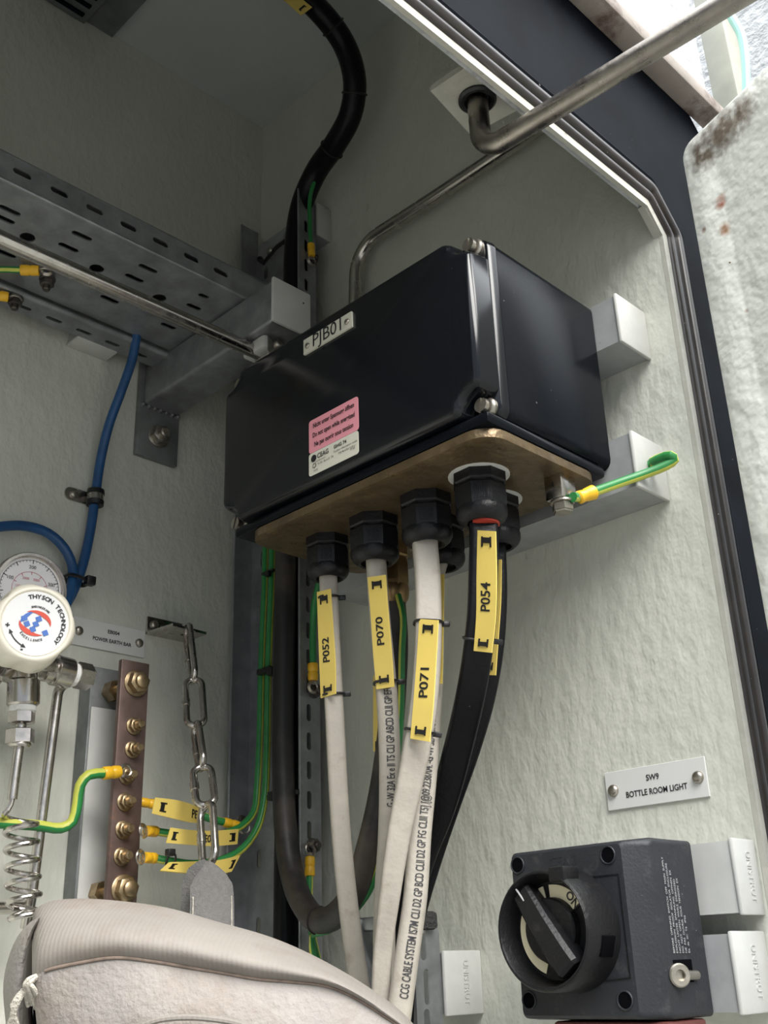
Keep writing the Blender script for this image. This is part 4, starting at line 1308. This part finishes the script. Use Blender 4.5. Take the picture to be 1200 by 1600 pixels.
# ------------------------------------------------------------------ pressure gauge
gc = at(47, 921, 'y', .058)
ga = V((.10, 1, -.10)).normalized()
t = thing('pressure_gauge', 'round steel cased pressure gauge peeking over the ivory knob', 'gauge', gc - Z * .03)
gu = (Z - ga * Z.dot(ga)).normalized()      # up on the dial
gr = gu.cross(ga) * -1                       # right on the dial
gr = ga.cross(gu) * -1
R_ = .0318
part('case', G().lathe(gc - ga * .026, ga, [(0, R_ * .6), (.002, R_ * .92), (.018, R_ * .95), (.020, R_ * 1.0), (.027, R_), (.0285, R_ * .97), (.0285, R_ * .90), (.0245, R_ * .885)], 48, caps=True), M['steel'], t)
part('dial', G().lathe(gc - ga * .0022, ga, [(0, R_ * .86), (.0008, R_ * .86)], 48), M['dialw'], t)
dl = gc - ga * .0012
right = gu.cross(ga)
if right.dot(V((-1, 0, 0))) < 0: right = -right
g, g2 = G(), G()
ringk = [dl + ga * .0001 + (right * math.cos(a) + gu * math.sin(a)) * R_ * .80 for a in [PI * 1.25 - 1.5 * PI * i / 60 for i in range(61)]]
g.tube(ringk, .00022, 5)
ringr = [dl + ga * .0001 + (right * math.cos(a) + gu * math.sin(a)) * R_ * .48 for a in [PI * 1.25 - 1.5 * PI * i / 60 for i in range(61)]]
g2.tube(ringr, .00018, 5)
for i in range(41):
    a = PI * 1.25 - 1.5 * PI * i / 40
    dv = right * math.cos(a) + gu * math.sin(a)
    tv = dv.cross(ga)
    big = i % 5 == 0
    g.obox(dl + dv * R_ * (.76 if big else .78), (dv, tv, ga), (R_ * (.055 if big else .025), .00035 if big else .00018, .0001))
    if i % 10 == 0:
        write(g, ('0', '100', '200', '300', '400')[i // 10], .0042, dl + dv * R_ * .61, right, gu)
    if big:
        g2.obox(dl + dv * R_ * .45, (dv, tv, ga), (R_ * .04, .00025, .0001))
    if i in (8, 16, 24, 32):
        write(g2, ('1000', '2000', '3000', '4000')[(8, 16, 24, 32).index(i)], .0030, dl + dv * R_ * .32, right, gu)
write(g2, 'psi', .0040, dl + gu * R_ * .10, right, gu)
write(g, 'bar', .0040, dl - gu * R_ * .25, right, gu)
part('scale', g, M['ink'], t)
part('inner_scale', g2, M['pinkprint'], t, 'dull red inner scale')
nv = (right * -.8 - gu * .55).normalized()
part('needle', G().obox(dl + nv * R_ * .30 + ga * .0012, (nv, nv.cross(ga), ga), (R_ * .38, .0005, .0002)), M['ink'], t)

# ------------------------------------------------------------------ regulator
kc = at(56, 974, 'y', .145)
ka = V((.26, 1, -.10)).normalized()
t = thing('pressure_regulator', 'steel pressure regulator with big ivory hand knob and fittings', 'regulator', kc + V((0, -.06, -.05)))
kr = .0292
ku = (Z - ka * Z.dot(ka)).normalized()
kright = ku.cross(ka)
if kright.dot(V((-1, 0, 0))) < 0: kright = -kright
rings = []
def kring(h, r, lobe):
    n = 72
    out = []
    for i in range(n):
        a = 2 * PI * i / n
        rr = r * (1 + lobe * (abs(math.cos(a * 3 + .5)) ** .8 - .55))
        out.append(kc + ka * h + (kright * math.cos(a) + ku * math.sin(a)) * rr)
    return out
g = G()
g.loft([kring(-.050, kr * .78, 0), kring(-.046, kr * .98, .05), kring(-.034, kr * 1.06, .16), kring(-.014, kr * 1.05, .16), kring(-.005, kr * 1.02, .10), kring(-.002, kr * .995, .03), kring(0, kr * .95, 0), kring(.0006, kr * .90, 0), kring(.0002, kr * .86, 0), kring(-.0008, kr * .845, 0)])
kn = part('hand_knob', g, M['knob'], t, 'ivory fluted hand knob', sharp=50)
dc = kc + ka * -.0006
part('face_disc', G().lathe(dc, ka, [(-.0003, kr * .835), (.0004, kr * .83)], 48), M['disc'], kn, 'white printed face disc')
dc = dc + ka * .0005
def kp(a, r, lift=.0002):
    return dc + ka * lift + (kright * math.cos(a) + ku * math.sin(a)) * r
g = G()
def arc_text(body, size, r, a0, step, inward=False, bold=.0001):
    a = a0
    for ch in body:
        q = kp(a, r)
        rad = (q - dc); rad = (rad - ka * rad.dot(ka)).normalized()
        if inward:
            write(g, ch, size, q, rad.cross(ka), -rad, bold=bold, sx=1.1)
            a += step
        else:
            write(g, ch, size, q, ka.cross(rad) * -1, rad, bold=bold, sx=1.1)
            a -= step
# outside lettering follows the rim clockwise
def arc_out(body, size, r, a0, step, sx=1.15):
    a = a0
    for ch in body:
        rad = kright * math.cos(a) + ku * math.sin(a)
        tan = kright * math.sin(a) - ku * math.cos(a)
        write(g, ch, size, kp(a, r), tan, rad, bold=.00012, sx=sx)
        a -= step
def arc_in(body, size, r, a0, step):
    a = a0
    for ch in body:
        rad = kright * math.cos(a) + ku * math.sin(a)
        tan = kright * -math.sin(a) + ku * math.cos(a)
        write(g, ch, size, kp(a, r), tan, -rad, bold=.00008)
        a += step
arc_out('THYSON TECHNOLOGY', .0044, kr * .69, 1.88, .158)
arc_out('ENGINEERING', .0019, kr * .43, 1.9, .105, 1.0)
arc_in('EXCELLENCE', .0024, kr * .44, -2.45, .145)
write(g, '+', .0058, kp(PI * 1.06, kr * .70), kright, ku, bold=.0002)
write(g, '-', .0058, kp(-1.95, kr * .74), kright, ku, bold=.0002)
aa = [PI * 1.16 + .62 * i / 12 for i in range(13)]
for i in range(12):
    p, q = kp(aa[i], kr * .66, .0003), kp(aa[i + 1], kr * .66, .0003)
    g.obox((p + q) / 2, ((q - p).normalized(), (q - p).cross(ka).normalized(), ka), ((q - p).length / 2, .0004, .0001))
for a, s_ in ((aa[0], -1), (aa[-1], 1)):
    rad = kright * math.cos(a) + ku * math.sin(a)
    tan = (kright * -math.sin(a) + ku * math.cos(a)) * s_
    b0 = kp(a, kr * .66, .0003)
    g.prism([b0 + rad * .0016, b0 - rad * .0016, b0 + tan * .0034], ka * .0001)
part('lettering', g, M['ink'], kn)
gr_, gb_ = G(), G()
def blob(gg, lst, lift=.0003):
    gg.prism([dc + ka * lift + kright * (kr * a) + ku * (kr * b) for a, b in lst], ka * .0001)
def cres(a0, a1, r0, r1, n=14, sc=(1, .78), dx=0, dy=0):
    o = [(math.cos(a0 + (a1 - a0) * i / n) * r1 * sc[0] + dx, math.sin(a0 + (a1 - a0) * i / n) * r1 * sc[1] + dy) for i in range(n + 1)]
    q = [(math.cos(a0 + (a1 - a0) * i / n) * (r1 - (r1 - r0) * math.sin(PI * i / n)) * sc[0] + dx, math.sin(a0 + (a1 - a0) * i / n) * (r1 - (r1 - r0) * math.sin(PI * i / n)) * sc[1] + dy) for i in range(n, -1, -1)]
    return o + q[1:-1]
blob(gr_, cres(-.25, 2.2, .26, .40, dx=-.02, dy=.02))
blob(gr_, cres(2.95, 5.3, .24, .40, dx=-.02, dy=-.02))
for i, (a, b) in enumerate(((-.30, .10), (-.12, .16), (.06, .12), (-.22, -.04), (.0, -.02), (.20, .02), (-.06, -.16), (.14, -.14), (.26, -.22))):
    if i % 2 == 0 or i == 3:
        blob(gb_, [(a - .09, b + .03), (a + .03, b + .09), (a + .09, b - .03), (a - .03, b - .09)], .0004)
blob(gb_, cres(1.7, 3.3, .28, .39, dx=0, dy=0), .0002)
part('red_emblem', gr_, M['redprint'], kn, 'red emblem sweeps')
part('blue_emblem', gb_, M['blueprint'], kn, 'blue emblem blocks')
# body and fittings
bx_ = kc + V((.004, -.085, -.020))
g = G().lathe(kc - ka * .048, -ka, [(0, .021), (.004, .0235), (.014, .0235), (.016, .020), (.030, .020)], 36)
g.lathe(bx_ + V((0, -.012, 0)), Y, [(0, .020), (.02, .020)], 30)
part('bonnet', g, M['steel'], t)
yb = .075
def fy(px, py): return at(px, py, 'y', yb)
g = G()
ctr = fy(42, 1046)
g.obox(fy(55, 1036), (X, Y, Z), (.013, .013, .008), .003)
g.tube(smooth_path([fy(8, 1062), fy(18, 1044), fy(40, 1034)]), .006, 12)
part('tee_body', g, M['steel'], t)
def vcyl(gg, x, y0, y1, rpx, hexx=False, x1=None):
    a, b = fy(x, y0), fy(x1 if x1 is not None else x, y1)
    r = (fy(x + rpx, y0) - a).length
    if hexx: gg.hexa(a, b, r * 1.08, V((.7, .7, 0)))
    else: gg.cyl(a, b, r, 28, bev=.0015)
g = G(); vcyl(g, 38, 1036, 1066, 19, x1=37); vcyl(g, 37, 1062, 1103, 23, x1=36)
part('lower_port', g, M['steel'], t)
g = G(); vcyl(g, 36, 1101, 1114, 19, x1=35)
part('thread_tape', g, M['ptfe'], t, 'white thread tape')
g = G(); vcyl(g, 34, 1112, 1131, 18, True, 33); vcyl(g, 33, 1129, 1142, 8, x1=32); vcyl(g, 32, 1139, 1163, 19, True, 31); vcyl(g, 31, 1160, 1168, 17, x1=30)
part('compression_nut', g, M['steel'], t)
g = G()
a, b = fy(68, 1044), fy(104, 1052)
g.cyl(a, fy(84, 1047), .0105, 24, bev=.001)
g.cyl(fy(82, 1046), fy(110, 1053), .0125, 28, bev=.001)
g.lathe(fy(85, 1047), (b - a), [(0, .0129), (.0012, .0129)], 28)
part('side_port', g, M['steel'], t)
part('thread_tape', G().cyl(fy(109, 1053), fy(119, 1055), .0098, 24, bev=.001), M['ptfe'], t, 'white thread tape')
part('plug', G().hexa(fy(118, 1054), fy(141, 1059), .0112, V((.2, .3, 1))), M['steel'], t)

# thin tube with coil below the regulator
pts = pth((30, 1166, 'y', yb), (24, 1210, 'y', yb), (19, 1249, 'y', yb))
t = thing('coiled_tube', 'thin steel capillary tube wound in an open coil', 'tube', fy(35, 1430))
part('socket', G().tube(smooth_path(pts), .0038, 14), M['steel'], t)
cp = [fy(19, 1248), fy(17, 1257), fy(12, 1266)]
turns, n = 6, 24
for i in range(turns * n + 1):
    u = i / n
    a = -2 * PI * u + PI * .95
    cx, cy = 32 + .35 * u * 3, 1272 + 27.5 * u
    p = fy(cx, cy)
    cp.append(p + V((-math.cos(a) * .0118, -math.sin(a) * .0118, 0)))
cp += [fy(40, 1419), fy(20, 1420)]
part('coil', G().tube(cp, .00215, 10), M['steel'], t)
single('drain_tube', G().tube(fillet(pth((125, 1062, 'y', .066), (92, 1070, 'y', .062), (62, 1300, 'y', .060), (50, 1395, 'y', .058), (40, 1450, 'y', .05)), .016, 8), .0042, 14), M['steel'], 'steel tube bending down from fittings behind the coil', 'tube')
single('drain_pipe', G().tube(pth((-60, 1420, 'y', .05), (44, 1418, 'y', .05)), .0046, 14), M['steel'], 'level steel pipe at left edge meeting the coil foot', 'pipe')

# ------------------------------------------------------------------ isolator switch
t = sw = thing('isolator_switch', 'charcoal isolator switch with round rotary handle at lower right', 'switch', (.07, .45, 1.165))
SX0, SX1, SY0, SY1, SZ0, SZ1 = .0435, .0995, .3975, .5015, 1.168, 1.2695
g = G()
g.loft([rr_yz(SX0, SY0, SY1, SZ0, SZ1, .003), rr_yz(.060, SY0, SY1, SZ0, SZ1, .004), rr_yz(.0855, SY0, SY1, SZ0, SZ1, .004), rr_yz(.0900, SY0 + .0006, SY1 - .0014, SZ0 + .0005, SZ1 - .0005, .005),
        rr_yz(.0975, SY0 + .002, SY1 - .013, SZ0 + .0012, SZ1 - .0012, .004), rr_yz(SX1, SY0 + .0035, SY1 - .0155, SZ0 + .003, SZ1 - .003, .003)])
part('housing', g, M['switch'], t, sharp=30)
for (px, py) in ((809, 1352), (950, 1336), (827, 1563), (977, 1563)):
    p = at(px, py, 'x', SX1)
    rc = part('screw_recess', G().lathe(p + X * .0003, -X, [(0, .0048), (.0002, .0048)], 24), M['hole'], t, 'dark round screw recess')
    part('recess_rim', G().sweep([p + X * .0003 + V((0, math.cos(a), math.sin(a))) * .0051 for a in [2 * PI * i / 24 for i in range(24)]], circ(.0006, .0006, 6), None, True), M['switch'], rc)
cz, cy = 1.2190, .4440
def sc(a, r, x):   # angle measured anticlockwise seen from the front (y to the right)
    return V((x, cy + math.cos(a) * r, cz + math.sin(a) * r))
g = G()
RR = .0350
prof = [(SX1 - .001, RR * 1.02), (SX1 + .012, RR * 1.0), (.1285, RR * .985), (.1300, RR * .955), (.1300, RR * .915), (.1290, RR * .900), (.1190, RR * .84), (.1165, RR * .80), (.1165, .001)]
g.lathe((0, cy, cz), X, prof, 64, caps=False)
p = sc(PI * .40, RR * 1.0, .118)
g.obox(sc(PI * .36, RR * .97, .1225), (X, Y, Z), (.008, .006, .0045), .0015)
g.tube([sc(2 * PI * i / 64, RR * .935, .1300) for i in range(64)], .0006, 6, True)
part('rotary_ring', g, M['ring'], t, 'raised black rotary ring', sharp=40)
for a, hw in ((-.30, .006), (PI * 1.2, .004)):
    q = sc(a, RR * .995, .112)
    rad = V((0, math.cos(a), math.sin(a)))
    part('ring_window', G().obox(q, (rad, X, rad.cross(X)), (.0012, .006, hw), .0004), M['hole'], t, 'small dark slot in the ring')
def band(a0, a1, r0, r1, x, n=20):
    o = [sc(a0 + (a1 - a0) * i / n, r1, x) for i in range(n + 1)] + [sc(a1 - (a1 - a0) * i / n, r0, x) for i in range(n + 1)]
    return o
g = G()
g.prism(band(.62, 1.62, .0188, .0262, .1166), X * .0008)
g.prism(band(1.80, 2.25, .0188, .0262, .1166), X * .0008)
g.prism(band(2.70, 4.36, .0200, .0258, .1166), X * .0008)
d = part('dial_arc', g, M['cream'], t, 'cream dial arcs')
g = G()
write(g, 'ON', .0070, sc(.80, .0226, .1175), V((0, .60, -.80)), V((0, .80, .60)), bold=.00015)
write(g, '0', .0058, sc(2.02, .0240, .1175), V((0, .85, .5)), V((0, -.5, .85)), bold=.00015)
write(g, 'OFF', .0045, sc(2.10, .0195, .1175), V((0, .85, .5)), V((0, -.5, .85)), bold=.0001)
part('lettering', g, M['ink'], d)
# handle: hub and bar
hd = V((0, .60, -.80)).normalized()
hw_ = V((0, .80, .60))
g = G().lathe((.1165, cy, cz), X, [(0, .0190), (.005, .0186), (.0065, .0175)], 40)
c0 = V((.117, cy, cz))
sec = []
for (u_, h_, w0) in ((-.031, .000, .0058), (-.0305, .009, .0052), (-.010, .0165, .0060), (.024, .0175, .0068), (.0325, .0165, .0066), (.034, .000, .0072)):
    pass
ringsh = []
for u_, top, wb in ((-.0315, .006, .0058), (-.028, .0085, .0074), (-.005, .0125, .0082), (.018, .0140, .0088), (.0265, .0135, .0088), (.0285, .0115, .0080)):
    b0 = V((.1185, cy, cz)) + hd * u_
    ringsh.append([b0 - hw_ * wb, b0 + hw_ * wb, b0 + hw_ * (wb * .98) + X * (top * .8), b0 + hw_ * (wb * .72) + X * top, b0 - hw_ * (wb * .72) + X * top, b0 - hw_ * (wb * .98) + X * (top * .8)])
g.loft(ringsh)
h = part('handle', g, M['ring'], t, 'black bar handle', sharp=25)
part('pointer_line', G().obox(V((.1280, cy, cz)) + hd * -.0262, (hd, hw_, X), (.0045, .0003, .0006)), M['whiteink'], h)
# raised seams and screwed corner
g = G()
def fl(px, py): return at(px, py, 'x', SX1)
for a, b in (((918, 1371), (966, 1366)), ((945, 1533), (985, 1528)), ((966, 1366), (985, 1528))):
    p, q = fl(*a), fl(*b)
    g.obox((p + q) / 2, ((q - p).normalized(), X, (q - p).cross(X).normalized()), ((q - p).length / 2, .0004, .0004))
part('cover_seam', g, M['ring'], t)
def fs(px, py, y=SY1): return at(px, py, 'y', y)
g = G().box((fs(1080, 1525).x - .002, SY1 - .001, 1.1875), (.082, SY1 + .0006, 1.2000), .0004)
part('screw_pocket', g, M['hole'], t, 'dark side screw pocket')
q = fs(1075, 1523)
g = G().lathe((q.x + .012, SY1 - .001, q.z), V((.55, .83, 0)), [(-.012, .0034), (0, .0034), (.0, .0066), (.0055, .0066), (.0064, .0058), (.0064, .0032), (.0035, .0030)], 24)
g.cyl((q.x - .008, SY1 + .001, q.z - .0005), (q.x + .012, SY1 + .001, q.z), .0028, 12)
part('side_screw', g, M['bolt'], t, 'steel socket head screw')
g = G()
lines = ['BEFORE  OPENING  SWITCH  OFF  MAIN  SUPPLY', 'EXPLOSION  PROOF  ISOLATOR  ENCLOSURE', 'NICHT  UNTER  SPANNUNG  OFFNEN  EX', 'DO  NOT  OPEN  WHILE  ENERGIZED', 'NE  PAS  OUVRIR  SOUS  TENSION  EX', 'Ex  de  IIC  T6   IP66']
for i, s in enumerate(lines):
    write(g, s, .0027, V((.0800 - i * .0034, SY1 + .0003, 1.2035)), Z, X, 'LEFT', sx=.92)
part('lettering', g, M['whiteink'], t, 'fine pale warning print')
g = G()
emboss(g, 'CEAG', .0085, fl(880, 1346) + V((-.0002, 0, 0)), Y, Z, .0004)
part('raised_mark', g, M['switch'], t)
g = G().box((.050, .418, 1.1600), (.092, .500, 1.1675), .002)
part('base_adaptor', g, M['maroon'], t, 'maroon base edge')

# ------------------------------------------------------------------ bag in the foreground
def prof(pts, n):
    """resample an outline of photo points"""
    P = smooth_path([V((a, b, 0)) for a, b in pts], step=6)
    S = [0]
    for i in range(1, len(P)): S.append(S[-1] + (P[i] - P[i - 1]).length)
    out = []
    for k in range(n):
        s = S[-1] * k / (n - 1)
        i = 1
        while i < len(S) - 1 and S[i] < s: i += 1
        u = (s - S[i - 1]) / max(1e-9, S[i] - S[i - 1])
        q = P[i - 1].lerp(P[i], u)
        out.append((q.x, q.y))
    return out
t = thing('canvas_bag', 'beige canvas bag with ribbed top panel at the bottom edge', 'bag', atd(300, 1760, .60))
N_B = 60
top = prof([(50, 1445), (54, 1422), (75, 1409), (120, 1404), (180, 1407), (260, 1418), (340, 1440), (420, 1463), (480, 1488), (540, 1520), (590, 1552), (630, 1583), (650, 1606), (664, 1640), (668, 1700)], N_B)
seam = prof([(50, 1530), (60, 1522), (76, 1515), (120, 1505), (180, 1496), (240, 1502), (300, 1512), (350, 1520), (400, 1529), (460, 1534), (510, 1540), (550, 1556), (600, 1587), (640, 1618), (655, 1660), (660, 1710)], N_B)
base = prof([(74, 1760), (200, 1760), (400, 1765), (560, 1770), (640, 1780), (662, 1790)], N_B)
def bump(i):
    u = i / (N_B - 1)
    return math.sin(PI * min(1, max(0, u))) ** .5
def panel(rowsA, rowsB, dA, dB, bul, n=12, inset=0):
    rings = []
    for k in range(n + 1):
        v = k / n
        r = []
        for i in range(N_B):
            a, b = rowsA[i], rowsB[i]
            px, py = a[0] + (b[0] - a[0]) * v, a[1] + (b[1] - a[1]) * v
            d = dA + (dB - dA) * (1 - (1 - v) ** 2) - bul * math.sin(PI * v) * bump(i) - .012 * bump(i)
            d += .0012 * noise.noise(V((px * .02, py * .02, 3)))
            r.append(atd(px, py, d))
        rings.append(r)
    return rings
def sheet(rings, back=.0):
    g = G()
    n = len(rings[0])
    vs_ = [p for r in rings for p in r]
    fs_ = [(k * n + i, k * n + i + 1, k * n + n + i + 1, k * n + n + i) for k in range(len(rings) - 1) for i in range(n - 1)]
    g.add(vs_, fs_)
    return g
D0, D1, D2 = .635, .577, .563
rt = panel(top, seam, D0, D1, .012)
# roll the top over to the back, then down
back1 = [atd(a, b + 4, D0 + .020) for a, b in top]
back2 = [atd(a, b + 30, D0 + .045) for a, b in top]
back3 = [atd(a * .98 + 6, max(b + 120, 1600), D0 + .055) for a, b in top]
back4 = [atd(a * .98 + 6, 1800, D0 + .05) for a, b in top]
part('top_panel', sheet([back4, back3, back2, back1] + rt), M['bag'], t, 'ribbed canvas top panel', sharp=80)
rl = panel(seam, base, D1, D2, .010)
part('front_panel', sheet(rl), M['bagplain'], t, 'smooth beige front panel', sharp=80)
pp = [rt[-1][i] + (CAM - rt[-1][i]).normalized() * .0007 for i in range(2, N_B)]
part('piping', G().tube(pp, .0009, 8), M['piping'], t, 'brown stitched piping')
# rounded end of the bag
endp = [(60, 1432), (48, 1440), (28, 1462), (12, 1500), (5, 1540), (8, 1590), (20, 1680), (40, 1760)]
endq = [(62, 1436), (58, 1462), (55, 1500), (56, 1530), (52, 1560), (52, 1600), (60, 1680), (70, 1760)]
ea, eb = prof(endp, 24), prof(endq, 24)
rings = []
for k in range(11):
    v = k / 10
    rings.append([atd(ea[i][0] + (eb[i][0] - ea[i][0]) * v, ea[i][1] + (eb[i][1] - ea[i][1]) * v, 0.640 - .040 * math.sin(PI * (.12 + .80 * v)) ) for i in range(24)])
back = [atd(ea[i][0] + 25, ea[i][1] + 8, .680) for i in range(24)]
part('end_panel', sheet([back] + rings), M['bagplain'], t, 'rounded end panel', sharp=80)
# flap edge, dark opening and frayed ties
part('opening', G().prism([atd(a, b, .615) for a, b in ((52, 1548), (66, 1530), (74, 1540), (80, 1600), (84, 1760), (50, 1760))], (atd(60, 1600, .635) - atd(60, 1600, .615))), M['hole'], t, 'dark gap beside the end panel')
g = G()
for k in range(5):
    o = random.uniform(-3, 3)
    g.tube(smooth_path([atd(58 + o, 1524 + k, .575), atd(46 + o * 2, 1530 + k * 2, .569), atd(38 + k * 3, 1540 + o, .569), atd(40 + k * 5, 1556 + o, .573), atd(44 + k * 6, 1574 + o * 2, .577)]), .0011, 6)
for k in range(7):
    o = random.uniform(-2, 2)
    g.tube(smooth_path([atd(38 + o, 1548 + o, .571), atd(28 + o * 2 - k, 1570, .569), atd(14 + k * 2.5 + o, 1600, .571), atd(4 + k * 4, 1660, .577)]), .0012, 6)
part('frayed_tie', g, M['fray'], t, 'frayed pale cord ties')
g = G()
pq = [atd(a, b, .586) for a, b in prof([(480, 1612), (520, 1598), (560, 1590), (590, 1592), (620, 1606)], 20)]
g.tube([q for q in [atd(a, b, .5435) for a, b in prof([(190, 1640), (210, 1612), (240, 1596), (280, 1590), (330, 1592), (380, 1602), (420, 1625)], 24)]], .0016, 8)
part('handle_rim', g, M['bag'], t, 'stitched rim at the bottom edge')

# ------------------------------------------------------------------ shared group names of repeats
GROUPS = {'cable_marker': 'yellow cable markers', 'flat_cable': 'flat cables under the junction box', 'round_cable': 'round black cables in the corner tray',
          'earth_wire': 'green and yellow earth wires', 'strut_channel': 'strut channels with plastic caps', 'cable_tray': 'galvanised cable trays',
          'engraved_sign': 'engraved white signs', 'air_hose': 'blue hoses on the left wall', 'tray_bolt': 'dark tray bolts', 'cable_tie': 'loose black cable ties'}
for o in list(bpy.data.objects):
    if o.parent is None and o.get('label'):
        k = o.name.split('.')[0]
        if k in GROUPS: o['group'] = GROUPS[k]
